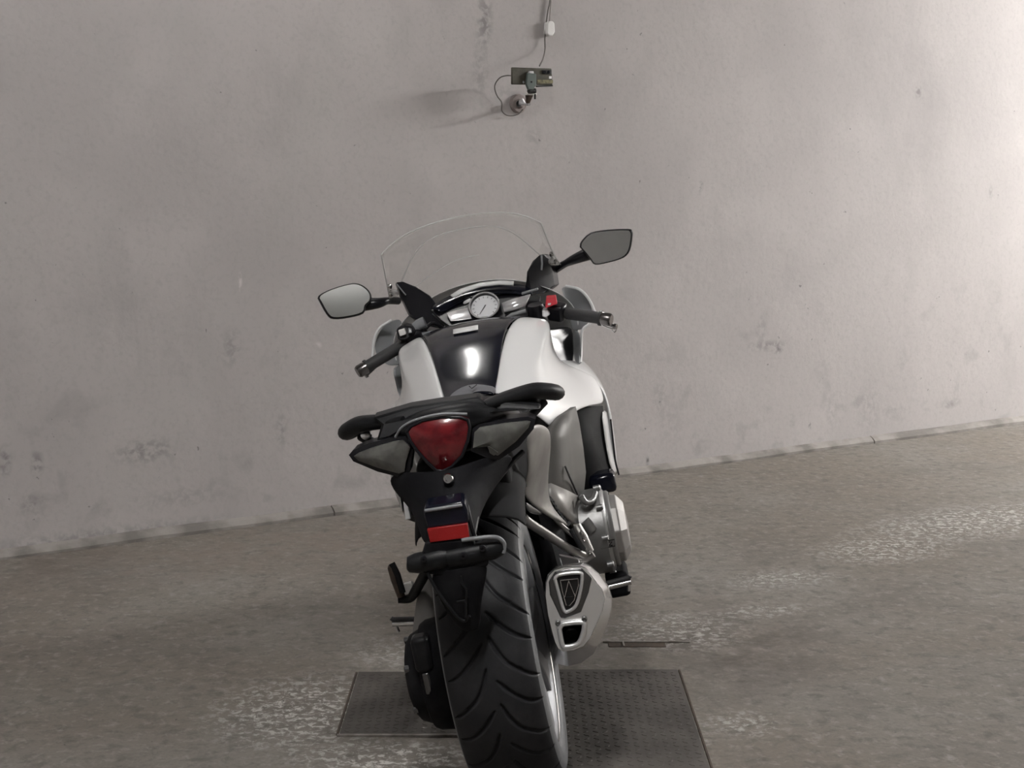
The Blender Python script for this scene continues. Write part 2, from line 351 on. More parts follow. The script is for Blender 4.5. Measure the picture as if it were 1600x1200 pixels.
# ------------------------------------------------------------------ floor hatch plates
mat('plate_steel', (.068, .061, .055), .66, .15, noise=((.115, .104, .094), 6, .42, .68), bump=.2, bscale=120)
mat('plate_edge', (.33, .31, .29), .5, .4, noise=((.15, .13, .11), 20, .4, .65))
def checker_plate(label, x0, x1, y0, y1, edges):
    r = empty('checker_plate', ((x0+x1)/2, (y0+y1)/2, 0)); tag(r, label, 'floor plate')
    cx, cy = (x0+x1)/2, (y0+y1)/2; w, d = x1-x0, y1-y0
    box('plate', (0, 0, .0015), (w, d, .005), 'plate_steel', r, .001)
    V, F = [], []; st = .024; i = 0; yy = -d/2+st*.7
    while yy < d/2-st*.5:
        j = 0; xx = -w/2+st*.7
        while xx < w/2-st*.5:
            a = math.radians(38 if (i+j) % 2 else -38); c, s = math.cos(a), math.sin(a); k = len(V); l, q = .0095, .0034
            for (u, v_) in ((-l, 0), (0, -q), (l, 0), (0, q)): V.append((xx+u*c-v_*s, yy+u*s+v_*c, .004))
            for (u, v_) in ((-l*.7, 0), (0, -q*.5), (l*.7, 0), (0, q*.5)): V.append((xx+u*c-v_*s, yy+u*s+v_*c, .0053))
            F += [(k+4, k+5, k+6, k+7)]+[(k+e, k+(e+1) % 4, k+4+(e+1) % 4, k+4+e) for e in range(4)]
            j += 1; xx += st
        i += 1; yy += st
    o = link('tread_lugs', V, F, 'plate_steel', r, smooth=False); tag(o, kind='stuff')
    for e in edges:
        if e == 'front': box('edge_bar', (0, -d/2-.006, .002), (w+.012, .008, .008), 'plate_edge', r, .001)
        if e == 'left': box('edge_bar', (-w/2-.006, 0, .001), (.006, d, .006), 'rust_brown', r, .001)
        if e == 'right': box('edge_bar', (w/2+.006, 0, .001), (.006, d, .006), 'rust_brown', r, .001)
        if e == 'back': box('edge_bar', (0, d/2+.006, .001), (w, .007, .007), 'plate_edge', r, .001)
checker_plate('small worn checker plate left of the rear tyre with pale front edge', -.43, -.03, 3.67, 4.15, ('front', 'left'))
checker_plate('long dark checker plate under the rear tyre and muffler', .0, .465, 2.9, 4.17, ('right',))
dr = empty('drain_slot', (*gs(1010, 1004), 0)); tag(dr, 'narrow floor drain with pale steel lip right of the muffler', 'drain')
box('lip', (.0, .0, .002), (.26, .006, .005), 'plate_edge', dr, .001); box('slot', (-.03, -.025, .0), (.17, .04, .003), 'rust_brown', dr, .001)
box('cross_bar', (-.07, -.022, .002), (.005, .04, .005), 'plate_edge', dr, .001)

# ================================================================== MOTORCYCLE
bike = empty('motorcycle'); bike.matrix_world = BIKE
tag(bike, 'white and black sport touring motorcycle leaning on its side stand', 'motorcycle')
AXR, AXF = Vector((0, 0, .318)), Vector((0, 1.545, .2942))

# ---------------------------------------------------------------- wheels
def tyre(name, c, R, prof, gscale, parent, n=1000):
    """prof: (x, r) from right bead over the crown to the left bead, resampled finely; grooves are cut 7 mm deep"""
    P = spline([Vector((x, r, 0)) for x, r in prof], 8); V, F, FM = [], [], []
    k = len(P); circ = 2*math.pi*R
    for i in range(n):
        a = 2*math.pi*i/n; s = a*R                      # a=0 top, growing rearwards and down
        sa, ca = math.sin(a), math.cos(a)
        for p in P:
            g = groove(p.x*gscale, s, circ) if p.y > R*.86 else 2.0
            d = min(1, max(0, 1.5-g)); rr = p.y-.0075*d*d*(3-2*d)
            V.append((p.x+c.x, -rr*sa+c.y, rr*ca+c.z))
    for i in range(n):
        i2 = (i+1) % n
        for j in range(k-1):
            F.append((i*k+j, i*k+j+1, i2*k+j+1, i2*k+j)); FM.append(1 if max(P[j].y, P[j+1].y) < R*.893 else 0)
    o = link(name, V, F, None, parent, ang=180, mats=['tread_rubber', 'sidewall_rubber'], fm=FM)
    return o
GROOVES = ((.030, .090, .0, .050, .0030, .8), (.008, .088, .27, .068, .0034, .62), (.006, .062, .62, .078, .0032, .5))
def groove(x, s, circ):
    """distance from the nearest groove centre line, in groove half widths"""
    per = circ/14; side = 0 if x > 0 else .45; u = abs(x); best = 2.0
    for (x0, x1, ph, ds, w, pw) in GROOVES:
        if x0 <= u <= x1:
            q = (u-x0)/(x1-x0); k = 1/pw; c = ds*(1-(1-q)**k); slope = ds*k*(1-q)**(k-1)/(x1-x0)
            d = (s-(ph+side)*per-c+per/2) % per - per/2
            best = min(best, abs(d)/math.sqrt(1+slope*slope)/(w*max(.05, min(1, 6*q+.3, 5*(1-q)+.2))))
    return best
def wheel(name, c, R, W, Rr, grv, tprof):
    w = lathe(name, [(-W, Rr), (-W+.004, Rr+.004), (-W*.94, Rr-.006), (-W*.7, Rr-.022), (-W*.45, Rr-.032), (W*.45, Rr-.032), (W*.7, Rr-.022), (W*.94, Rr-.006), (W-.004, Rr+.004), (W, Rr),
                     (W-.002, Rr-.012), (W*.75, Rr-.03), (W*.5, Rr-.045), (-W*.5, Rr-.045), (-W*.75, Rr-.03), (-W+.002, Rr-.012), (-W, Rr)], c, (1, 0, 0), 'rim_alloy', bike, n=96)
    tyre('tyre', c, R, tprof, grv, w)
    for sd in (-1, 1): lathe('rim_lip', [(sd*(W+.001), Rr-.003), (sd*(W+.003), Rr+.001), (sd*(W+.001), Rr+.005)], c, (1, 0, 0), 'steel', w, n=96)
    lathe('hub', [(-.055, 0), (-.055, .05), (-.05, .056), (.04, .062), (W*.85, .055), (W*.88, .03), (W*.7, .022), (W*.7, 0)], c, (1, 0, 0), 'rim_alloy', w, n=40)
    for i in range(7):
        a = 2*math.pi*i/7+.2; e = Vector((0, math.cos(a), math.sin(a))); g = Vector((0, -math.sin(a), math.cos(a)))
        rings = []
        for r, hw, th, xo in ((.045, .018, .014, W*.66), (.09, .020, .011, W*.74), (.14, .026, .010, W*.80), (Rr-.014, .042, .009, W*.82)):
            b = c+e*r+Vector((xo, 0, 0)); rings.append([b+g*hw+Vector((th, 0, 0)), b-g*hw+Vector((th, 0, 0)), b-g*hw-Vector((th, 0, 0)), b+g*hw-Vector((th, 0, 0))])
        v, f = loft(rings); link('spoke', v, f, 'rim_alloy', w, bevel=.004)
    return w
rw = wheel('rear_wheel', AXR, .3205, .084, .222, .95,
           [(x*1.04-.004, r) for x, r in [(.082, .222), (.0915, .231), (.0960, .245), (.0965, .260), (.0955, .274), (.0905, .2865), (.080, .2985), (.062, .3105), (.040, .3175), (.018, .3202), (0, .3205),
            (-.018, .3202), (-.040, .3175), (-.062, .3105), (-.080, .2985), (-.0905, .2865), (-.0955, .274), (-.0965, .260), (-.0960, .245), (-.0915, .231), (-.082, .222)]])
lathe('brake_disc', [(-.075, .07), (-.075, .128), (-.080, .128), (-.080, .07), (-.075, .07)], AXR, (1, 0, 0), 'steel', rw, n=64)
fw = wheel('front_wheel', AXF, .300, .052, .221, 1.5,
           [(.048, .220), (.057, .232), (.060, .246), (.058, .262), (.050, .278), (.036, .290), (.018, .298), (0, .300), (-.018, .298), (-.036, .290), (-.050, .278), (-.058, .262), (-.060, .246), (-.057, .232), (-.048, .220)])
for s in (-1, 1):
    lathe('brake_disc', [(s*.066, .09), (s*.066, .16), (s*.071, .16), (s*.071, .09), (s*.066, .09)], AXF, (1, 0, 0), 'steel', fw, n=64)
    tube('fork_leg', [AXF+Vector((s*.098, .01, -.02)), AXF+Vector((s*.098, -.08, .22)), AXF+Vector((s*.102, -.24, .62))], [.032, .029, .025], 'exhaust_dark', bike, n=18)
    box('brake_caliper', AXF+Vector((s*.085, -.13, .07)), (.05, .06, .12), 'matte_black', bike, .012)
fv = []
for i in range(15):
    a = math.radians(-35+i*10.5); fv.append([AXF+Vector((x, .0-(r)*math.sin(a), r*math.cos(a))) for x, r in ((-.075, .285), (-.066, .314), (-.035, .325), (0, .328), (.035, .325), (.066, .314), (.075, .285))])
grid('front_mudguard', fv, 'white_paint', bike, sub=1, solid=.004)

# ---------------------------------------------------------------- engine, frame, swingarm (core)
def sect(y, pts): return [Vector((x, y, z)) for x, z in pts]+[Vector((-x, y, z)) for x, z in reversed(pts)]
v, f = loft([sect(.33, [(.10, .30), (.13, .36), (.12, .52), (.07, .60)]), sect(.42, [(.13, .22), (.17, .32), (.15, .56), (.08, .66)]), sect(.75, [(.15, .17), (.19, .28), (.17, .58), (.09, .68)]), sect(1.0, [(.15, .18), (.18, .30), (.16, .60), (.09, .70)]), sect(1.14, [(.12, .26), (.14, .34), (.13, .58), (.08, .66)])])
eng = link('engine_block', v, f, 'matte_black', bike, bevel=.02)
# dark airbox / subframe core that fills the space between the body panels
v, f = loft([sect(.02, [(.06, .70), (.09, .74), (.09, .80), (.05, .83)]), sect(.3, [(.09, .62), (.12, .68), (.125, .77), (.06, .80)]), sect(.55, [(.10, .60), (.14, .66), (.15, .80), (.06, .83)]), sect(.88, [(.10, .62), (.17, .68), (.16, .86), (.07, .92)]), sect(1.05, [(.10, .62), (.17, .68), (.14, .82), (.06, .88)])])
link('airbox', v, f, 'void_black', bike, bevel=.01)
box('radiator', (0, 1.17, .56), (.40, .05, .40), 'void_black', bike, .01)
box('steering_head', (0, 1.12, .86), (.12, .12, .22), 'void_black', bike, .02)

def clutch():
    c = Vector((.0, .60, .405))
    o = lathe('clutch_cover', [(.20, .0), (.20, .112), (.262, .112), (.268, .107), (.272, .101), (.280, .100), (.285, .095)], c, (1, 0, 0), 'engine_grey', bike, n=44)
    ang = 9
    V = []; F = []
    for r, x in ((.092, .284), (.090, .300), (.066, .318), (.0, .321)):
        for i in range(ang): q = 2*math.pi*(i+.35)/ang; V.append(c+Vector((x, r*math.cos(q), r*math.sin(q))))
    for k in range(3):
        for i in range(ang): F.append((k*ang+i, k*ang+(i+1) % ang, (k+1)*ang+(i+1) % ang, (k+1)*ang+i))
    link('cover_cap', V, F, 'alloy', o, smooth=False, bevel=.003)
    for i in range(9):
        q = 2*math.pi*i/9+.3; b = c+Vector((.262, .117*math.cos(q), .117*math.sin(q)))
        lathe('bolt', [(-.012, .008), (.004, .008), (.006, .005), (.006, 0)], b, (1, 0, 0), 'engine_grey', o, n=12)
    # embossed mark: a raised frame with two figures
    e = U(948, 854, x=.262)
    return o
cl = clutch()
def strip(name, pts, w, d, material, parent):
    """flat raised line through 3D points"""
    return tube(name, pts, w, material, parent, n=6)
for q in ([(937, 847, .27), (960, 843, .27), (961, 853, .27), (939, 857, .27), (937, 847, .27)], [(942, 849), (946, 848), (946, 854), (942, 855)], [(951, 847), (956, 846), (952, 853), (957, 852)]):
    tube('cast_mark', [U(a[0], a[1], y=.492) for a in q], .0018, 'ink_black', cl, n=6)
box('clutch_cover_boss', U(965, 905, y=.62), (.06, .12, .07), 'matte_black', bike, .012)
tube('clutch_hose', [U(908, 775, y=.5), U(915, 785, y=.5), U(925, 782, y=.52), U(930, 770, y=.55)], .008, 'engine_grey', bike, k=5, n=10)
for px, py in ((908, 777), (924, 784), (908, 806), (918, 795)): lathe('engine_bolt', [(-.02, .008), (.002, .008), (.004, .005), (.004, 0)], U(px, py, y=.53), (.6, -.8, 0), 'engine_grey', eng, n=12)
tube('actuator', [U(912, 815, y=.5), U(925, 830, y=.5)], .017, 'engine_grey', eng, n=16)
box('coolant_tank', U(940, 753, y=.83), (.078, .08, .055), 'gloss_black', bike, .012)

for s in (1, -1):
    m = s < 0
    pgrid('frame_spar', [[(857, 672, .44), (876, 650, .53), (894, 636, .64)], [(855, 695, .43), (878, 685, .51), (900, 662, .63)], [(854, 725, .42), (881, 718, .50), (906, 700, .62)], [(854, 757, .40), (884, 750, .5), (910, 738, .62)], [(857, 778, .40), (882, 785, .46), (906, 778, .60)]], 'frame_grey', bike, mirror=m, solid=.02, sub=0)
    pgrid('pivot_plate', [[(856, 756, .37), (880, 766, .45), (904, 778, .56)], [(858, 775, .36), (880, 790, .42), (901, 800, .54)], [(866, 795, .36), (885, 812, .40), (899, 822, .50)]], 'cover_grey', bike, mirror=m, solid=.018, sub=0)
    fl = lambda p: mx(p) if m else p
    tube('frame_seam', [fl(U(*q)) for q in ((883, 728, .475), (890, 745, .475), (902, 772, .53))], .0025, 'ink_black', bike, n=6)
    pp = [fl(U(*q)) for q in ((858, 778, .33), (863, 779, .36), (892, 818, .42), (888, 824, .38))]
    prism('grille', pp, (0, .03, 0), 'void_black', bike, .001)
    for k in range(6):
        a = pp[0].lerp(pp[3], (k+.6)/6.4); b = pp[1].lerp(pp[2], (k+.6)/6.4); o = Vector((0, -.006, 0)); tube('grille_fin', [a+o, b+o], .0022, 'matte_black', bike, n=6)

# swingarm with shaft drive on the left
tube('swingarm', [(-.15, .03, .33), (-.165, .18, .345), (-.16, .34, .37), (-.13, .46, .39), (-.05, .5, .40)], [.062, .056, .06, .065, .06], 'frame_grey', bike, n=18, k=4, flat=1.15)
fd = lathe('final_drive', [(-.095, 0), (-.095, .085), (-.11, .12), (-.135, .128), (-.165, .125), (-.178, .118), (-.182, .108), (-.205, .098), (-.215, .085), (-.222, .06), (-.224, 0)], AXR+Vector((0, 0, -.03)), (1, 0, 0), 'matte_black', bike, n=28)
box('drive_flange', AXR+Vector((-.165, -.10, .055)), (.04, .05, .08), 'rail_black', fd, .01)
box('drive_rib', AXR+Vector((-.165, -.115, -.01)), (.016, .02, .05), 'exhaust_dark', fd, .004)
for q in (.6, 1.6, 2.6, 3.7, 4.7, 5.7): lathe('drive_bolt', [(0, .009), (-.01, .009), (-.012, .006), (-.012, 0)], AXR+Vector((-.205, .09*math.cos(q), -.03+.09*math.sin(q))), (1, 0, 0), 'exhaust_dark', fd, n=10)
tube('side_stand', [(-.13, .62, .26), (-.21, .72, .15), (-.285, .78, .058)], [.016, .014, .012], 'rail_black', bike, n=12)
box('stand_foot', (-.292, .79, .0553), (.07, .06, .008), 'rail_black', bike, .003, rot=Matrix.Rotation(LEAN, 3, 'Y'))

# ---------------------------------------------------------------- tank and white body
C0 = [( .0, .975, .93)]
def tk(x, y, z): return Vector((x, y, z))
TR = [  # rows rear -> front: (y, z centre, half width)
    (.395, .838, .062), (.43, .845, .065), (.48, .863, .073), (.54, .893, .082), (.60, .925, .091), (.66, .951, .101), (.73, .969, .113), (.80, .976, .127), (.88, .972, .141), (.95, .960, .150), (.975, .93, .148)]
rows = []
for y, z, w in TR: rows.append([tk(-.010*(y-.4)/.55+u*w, y-.012*u*u, z+.012*(1-u*u)) for u in (-1, -.66, -.33, 0, .33, .66, 1)])
tank = grid('fuel_tank', rows, 'gloss_black', bike, sub=2, solid=.012, off=0)
# filler lid seam and warning label
def on_tank(px, py, lift=.004):
    """pixel -> point on the tank top"""
    d = BINV.to_3x3() @ ray(px, py); best = None
    for i in range(400):
        y = .38+i*.0016; p = EYEB+d*((y-EYEB.y)/d.y)
        for a, b in zip(TR, TR[1:]):
            if a[0] <= y <= b[0]:
                q = (y-a[0])/(b[0]-a[0]); z = a[1]+(b[1]-a[1])*q; w = a[2]+(b[2]-a[2])*q; u = (p.x+.010*(y-.4)/.55)/w; zz = z+.012*(1-u*u)
                if p.z <= zz+lift: return Vector((p.x, p.y-.0, zz+lift))
    return U(px, py, .9)
grid('warning_label', [[on_tank(708+39*i/6, 515-7*i/6+j*2.4, .010) for i in range(7)] for j in range(4)], 'label_white', tank, sub=0, solid=.0012)

def body_side(m):
    fl = lambda p: mx(p) if m else p
    gl = lambda p: mx(p)-Vector((.03*(p[1]-.4), 0, 0)) if m else p
    def er(y, inner=1.0):
        for a, b in zip(TR, TR[1:]):
            if a[0] <= y <= b[0]:
                q = (y-a[0])/(b[0]-a[0]); return a[1]+(b[1]-a[1])*q, a[2]+(b[2]-a[2])*q
    rows = []
    spec = [ # y inner, then px triples for the rest
        (.40, [(796, 626, .40), (802, 632, .41), (828, 645, .44), (850, 658, .47), (863, 677, .50)]),
        (.50, [(811, 598, .50), (818, 606, .50), (838, 615, .50), (864, 630, .55), (893, 645, .62)]),
        (.62, [(828, 566, .62), (835, 574, .61), (850, 590, .62), (882, 610, .70), (925, 633, .84)]),
        (.76, [(845, 532, .76), (850, 540, .74), (860, 566, .75), (892, 594, .82), (940, 634, .94)]),
        (.88, [(855, 508, .88), (857, 516, .85), (862, 560, .86), (895, 584, .90), (948, 628, .99)]),
        (.945, [(854, 498, .93), (857, 506, .90), (864, 563, .90), (893, 575, .96), (937, 598, 1.02)]),
        (.965, [(850, 500, .955), (856, 509, .93), (864, 564, .93), (895, 576, .98), (928, 588, 1.04)])]
    for y, pts in spec:
        z, w = er(y); inner = Vector((-.010*(y-.4)/.55*(-1 if m else 1)+w*.99, y-.012, z+.003))
        if y > .94: inner.z -= .004
        rows.append([fl(Vector((inner.x+.0, inner.y, inner.z-.012))), fl(inner+Vector((.004, 0, .004)))]+[gl(U(*q)) for q in pts])
    return grid('tank_side_panel', rows, 'white_paint', bike, sub=2, solid=.010)
body_side(False); body_side(True)

def fairing(m):
    fl = lambda p: mx(p)-Vector((.012, 0, 0)) if m else Vector(p)
    e = [U(*q) for q in ((868, 569, .95), (900, 577, 1.0), (932, 593, 1.02), (950, 625, 1.01), (958, 680, 1.0), (965, 742, 1.0))]
    r1 = e
    r2 = [Vector((p.x-.004, p.y+.12, p.z+dz)) for p, dz in zip(e, (.0, .01, .012, .0, -.01, -.03))]
    r3 = [Vector((p.x-.03, p.y+.36, p.z+dz)) for p, dz in zip(e, (.03, .03, .02, -.02, -.05, -.08))]
    r4 = [Vector((max(.03, p.x-.15), p.y+.62, p.z+dz)) for p, dz in zip(e, (.0, .0, -.01, -.03, .0, .04))]
    grid('side_fairing', [[fl(p) for p in r] for r in (r1, r2, r3, r4)], 'white_paint', bike, sub=2, solid=.012, off=0)
    # painted flange along the rear edge of the fairing and the dark lip beside it
    a = [U(*q) for q in ((938, 639, .93), (942, 665, .93), (947, 705, .93), (956, 744, .93))]
    b = [U(*q) for q in ((950, 639, 1.05), (954, 665, 1.05), (960, 705, 1.05), (968, 744, 1.05))]
    grid('fairing_flange', [[fl(p) for p in a], [fl(p) for p in b]], 'white_paint', bike, sub=1, solid=.006)
    if not m: tube('fairing_lip', [fl(U(*q)) for q in ((954, 655, .96), (957.5, 685, .96), (961, 718, .96), (967, 742, .96))], .0028, 'panel_black', bike, k=3, n=8)
    # dark inner lining seen through the slot
    grid('fairing_lining', [[fl(U(*q)) for q in ((890, 636, .72), (900, 690, .72), (904, 780, .72))], [fl(U(*q)) for q in ((941, 634, .97), (947, 690, .97), (958, 750, .97))]], 'void_black', bike, sub=0, solid=.004)
fairing(False); fairing(True)

prism('fairing_tip', [U(*q) for q in ((630, 784, .62), (636, 786, .62), (642, 811, .62), (633, 813, .62))], (0, .06, 0), 'white_paint', bike, .002)
# nose fairing (upper cowl)
NS = [(1.22, [(0, 1.082), (.10, 1.072), (.19, 1.035), (.262, .985), (.292, .925), (.278, .86), (.262, .80)]),
      (1.34, [(0, 1.062), (.10, 1.052), (.185, 1.012), (.25, .965), (.278, .90), (.268, .84), (.26, .77)]),
      (1.5, [(0, .995), (.08, .985), (.15, .955), (.205, .91), (.23, .85), (.228, .79), (.225, .73)]),
      (1.68, [(0, .90), (.05, .892), (.10, .87), (.135, .83), (.15, .78), (.145, .73), (.13, .68)]),
      (1.8, [(0, .79), (.02, .788), (.04, .78), (.052, .765), (.055, .74), (.05, .70), (.03, .66)])]
rows = []
for y, pts in NS:
    ss = [Vector((x+.0, y-.06*(1-(x/.3)**2) if y < 1.3 else y, z)) for x, z in pts]; rows.append([Vector((-p.x, p.y, p.z)) for p in reversed(ss[1:])]+ss)
nose = grid('nose_fairing', rows, 'white_paint', bike, sub=2, solid=.008, off=-1)
box('headlight', (0, 1.72, .76), (.14, .10, .08), 'grey_plastic', bike, .02)
for s in (1, -1):
    m = s < 0; fl = lambda p: mx(p) if m else Vector(p)
    # grey inside face of the cowl beside the handlebar
    pgrid2 = [[(872, 447, 1.30), (885, 470, 1.30), (890, 500, 1.28), (893, 520, 1.25)], [(890, 446, 1.24), (908, 468, 1.24), (912, 495, 1.22), (906, 515, 1.2)], [(905, 452, 1.20), (922, 470, 1.18), (929, 490, 1.17), (911, 516, 1.15)]]
    grid('cowl_lining', [[fl(U(*q)) for q in r] for r in pgrid2], 'lining_grey', bike, sub=2, solid=.004)
    tube('cowl_edge', [fl(U(*q)) for q in ([] if m else [(907, 566, 1.08), (908, 540, 1.12)])+([(921, 506, 1.14)] if m else [(910, 516, 1.13), (921, 506, 1.14)])+[(930, 492, 1.15), (928, 484, 1.16), (919, 466, 1.17), (905, 452, 1.18), (884, 447, 1.2)]], .0045, 'white_paint', bike, k=4, n=8)
    pg = [[(893, 512, 1.22), (894, 540, 1.18), (897, 572, 1.1)], [(908, 516, 1.12), (907, 540, 1.1), (912, 574, 1.06)]]
    grid('cowl_side_trim', [[fl(U(*q)) for q in r] for r in pg], 'lining_grey', bike, sub=1, solid=.004)
    pg = [[(840, 512, 1.02), (846, 545, 1.0), (862, 575, .97)], [(878, 510, 1.12), (880, 540, 1.1), (884, 574, 1.04)], [(896, 508, 1.2), (896, 535, 1.16), (898, 572, 1.09)]]
    grid('cockpit_side_panel', [[fl(U(*q)) for q in r] for r in pg], 'panel_black', bike, sub=1, solid=.004)

# ---------------------------------------------------------------- windscreen
SX = -.003
def scr(u, t):
    tm = 1-.10*abs(u)**6; t = t*tm; w = .268-.036*t
    x = SX+u*w; y = 1.46-.30*t-.165*u*u*(1-.42*t); z = .985+.286*t-.035*u*u*t+.075*u*u*(1-t)-.03*math.sin(t*math.pi)
    return Vector((x, y, z))
rows = [[scr(-1+2*i/28, j/14) for i in range(29)] for j in range(15)]
ws = grid('windscreen', rows, 'screen_clear', bike, sub=0, solid=.004)
edge = [scr(-1, t/10) for t in range(1, 10)]+[scr(-1+2*i/40, 1) for i in range(41)]+[scr(1, 1-t/10) for t in range(1, 10)]
tube('screen_edge', edge, .0021, 'screen_edge', ws, n=8)
def bead(name, f, r, u0, u1, material):
    tube(name, [scr(u, f(u))+Vector((0, -.004, 0)) for u in [u0+(u1-u0)*i/48 for i in range(49)]], r, material, ws, n=8)
bead('screen_step', lambda u: .90-.55*abs(u/.93)**5-.05*u*u, .0022, -.93, .93, 'screen_bead')
bead('screen_arc', lambda u: .66-.30*(u/.8)**2, .0018, -.82, .12, 'screen_bead')  # thin pale bead along an arc across the screen
for s in (-1, 1):
    for t in (.30, .5):
        b = scr(s*.985, t); lathe('screen_bolt', [(0, .009), (-.006, .009), (-.008, .006), (-.008, 0)], b, (s, .3, 0), 'steel', ws, n=14)
    tube('screen_bracket', [scr(s*.99, .22), scr(s*.97, .3)+Vector((-s*.02, -.01, 0)), scr(s*.985, .42)], .006, 'screen_edge', ws, n=8, k=4)

# ---------------------------------------------------------------- cockpit
for s in (1, -1):
    m = s < 0
    if not m: o = [(822, 447, 1.17), (823, 425, 1.17), (832, 408, 1.18), (843, 398, 1.19), (850, 397, 1.20), (857, 404, 1.22), (863, 420, 1.24), (867, 446, 1.24), (850, 458, 1.18), (830, 460, 1.15)]
    else: o = [(619, 441, 1.20), (630, 440, 1.19), (650, 448, 1.18), (672, 462, 1.17), (686, 480, 1.15), (702, 503, 1.1), (690, 513, 1.08), (660, 507, 1.10), (640, 492, 1.16), (626, 462, 1.2)]
    pts = [U(*q) for q in o]; prism('cockpit_fin', pts, (s*.012, .06, -.005), 'panel_black', bike, .004)
    if not m: tube('fin_seam', [U(846, 399, 1.185), U(847, 412, 1.175), U(846, 422, 1.175)], .0028, 'grey_plastic', bike, n=6)
    else:
        tube('fin_seam', [U(620, 444, 1.19), U(634, 461, 1.17)], .002, 'grey_plastic', bike, n=6); tube('fin_seam', [U(676, 490, 1.125), U(699, 511, 1.085)], .002, 'grey_plastic', bike, n=6)
# instrument hood, dash and lip
hood = [[(668, 482, 1.12), (690, 468, 1.16), (725, 452, 1.19), (762, 444, 1.20), (800, 442, 1.20), (828, 447, 1.18)],
        [(680, 484, 1.10), (700, 473, 1.13), (730, 458, 1.15), (762, 452, 1.155), (798, 449, 1.15), (832, 455, 1.14)],
        [(690, 492, 1.10), (708, 480, 1.13), (735, 466, 1.14), (765, 461, 1.145), (798, 458, 1.14), (836, 466, 1.12)]]
dash = pgrid('dashboard', hood, 'gloss_black', bike, sub=2, solid=.01)
pgrid('hood_lip', [[(704, 462, 1.11), (720, 452, 1.12), (750, 442.5, 1.13), (780, 439, 1.13), (803, 440, 1.12)], [(709, 465, 1.10), (725, 457, 1.11), (752, 448, 1.12), (780, 445, 1.12), (802, 446, 1.11)]], 'white_paint', bike, sub=0, solid=.006)
v = [U(*q) for q in ((672, 484, 1.125), (730, 466, 1.16), (800, 457, 1.16), (845, 462, 1.12), (838, 492, 1.05), (770, 505, 1.03), (705, 512, 1.03), (688, 500, 1.08))]
prism('dash_panel', v, (0, .03, -.01), 'panel_black', dash, .003)
gc = U(757.5, 480, 1.085); gn = Vector((0, -.80, .60)); gn.normalize()
gauge = lathe('gauge', [(-.03, .044), (.0, .046), (.008, .0465), (.012, .044), (.010, .0405), (.0, .0395)], gc, gn, 'panel_black', bike, n=48)
lathe('dial', [(.001, 0), (.001, .0395)], gc, gn, 'dial_white', gauge, n=48)
lathe('gauge_ring', [(.0115, .0405), (.0135, .043), (.0115, .0455)], gc, gn, 'trim_silver', gauge, n=48)
gx = Vector((1, 0, 0)); gy = gn.cross(gx)
for i in range(13):
    a = math.radians(225-i*22.5); e = gx*math.cos(a)+gy*math.sin(a); g = e.cross(gn); b = gc+gn*.0022
    prism('dial_tick', [b+e*.030+g*.0008, b+e*.030-g*.0008, b+e*.036-g*.0008, b+e*.036+g*.0008], gn*.0006, 'grey_plastic', gauge, 0)
e = (gx*-.6-gy*.8); g = e.cross(gn); b = gc+gn*.004
prism('needle', [b-e*.006+g*.0012, b-e*.006-g*.0012, b+e*.03-g*.0004, b+e*.03+g*.0004], gn*.001, 'ink_black', gauge, 0)
pgrid('dash_trim', [[(697, 490, 1.09), (715, 484, 1.10), (731, 481, 1.10)], [(704, 502, 1.05), (718, 501, 1.055), (737, 498, 1.055)]], 'trim_silver', dash, sub=0, solid=.004, bevel=.002)
pgrid('dash_trim', [[(784, 474, 1.08), (800, 468, 1.085), (829, 460, 1.08)], [(788, 488, 1.055), (805, 484, 1.06), (820, 479, 1.06)]], 'trim_silver', dash, sub=0, solid=.004)
pgrid('dash_trim', [[(722, 472, 1.12), (730, 467, 1.125), (738, 464, 1.125)], [(724, 477, 1.11), (730, 474, 1.11), (735, 472, 1.11)]], 'trim_silver', dash, sub=1, solid=.004)
box('dash_pocket', U(828, 455, 1.10), (.05, .03, .006), 'grey_plastic', dash, .002, rot=Matrix.Rotation(-.1, 3, 'Y'))
tube('fork_top', [U(793, 497, 1.0), U(800, 492, 1.0), U(822, 486, 1.0)], .006, 'grey_plastic', bike, n=10)
tube('fork_top', [U(685, 520, 1.0), U(660, 524, 1.0)], .009, 'grey_plastic', bike, n=10)

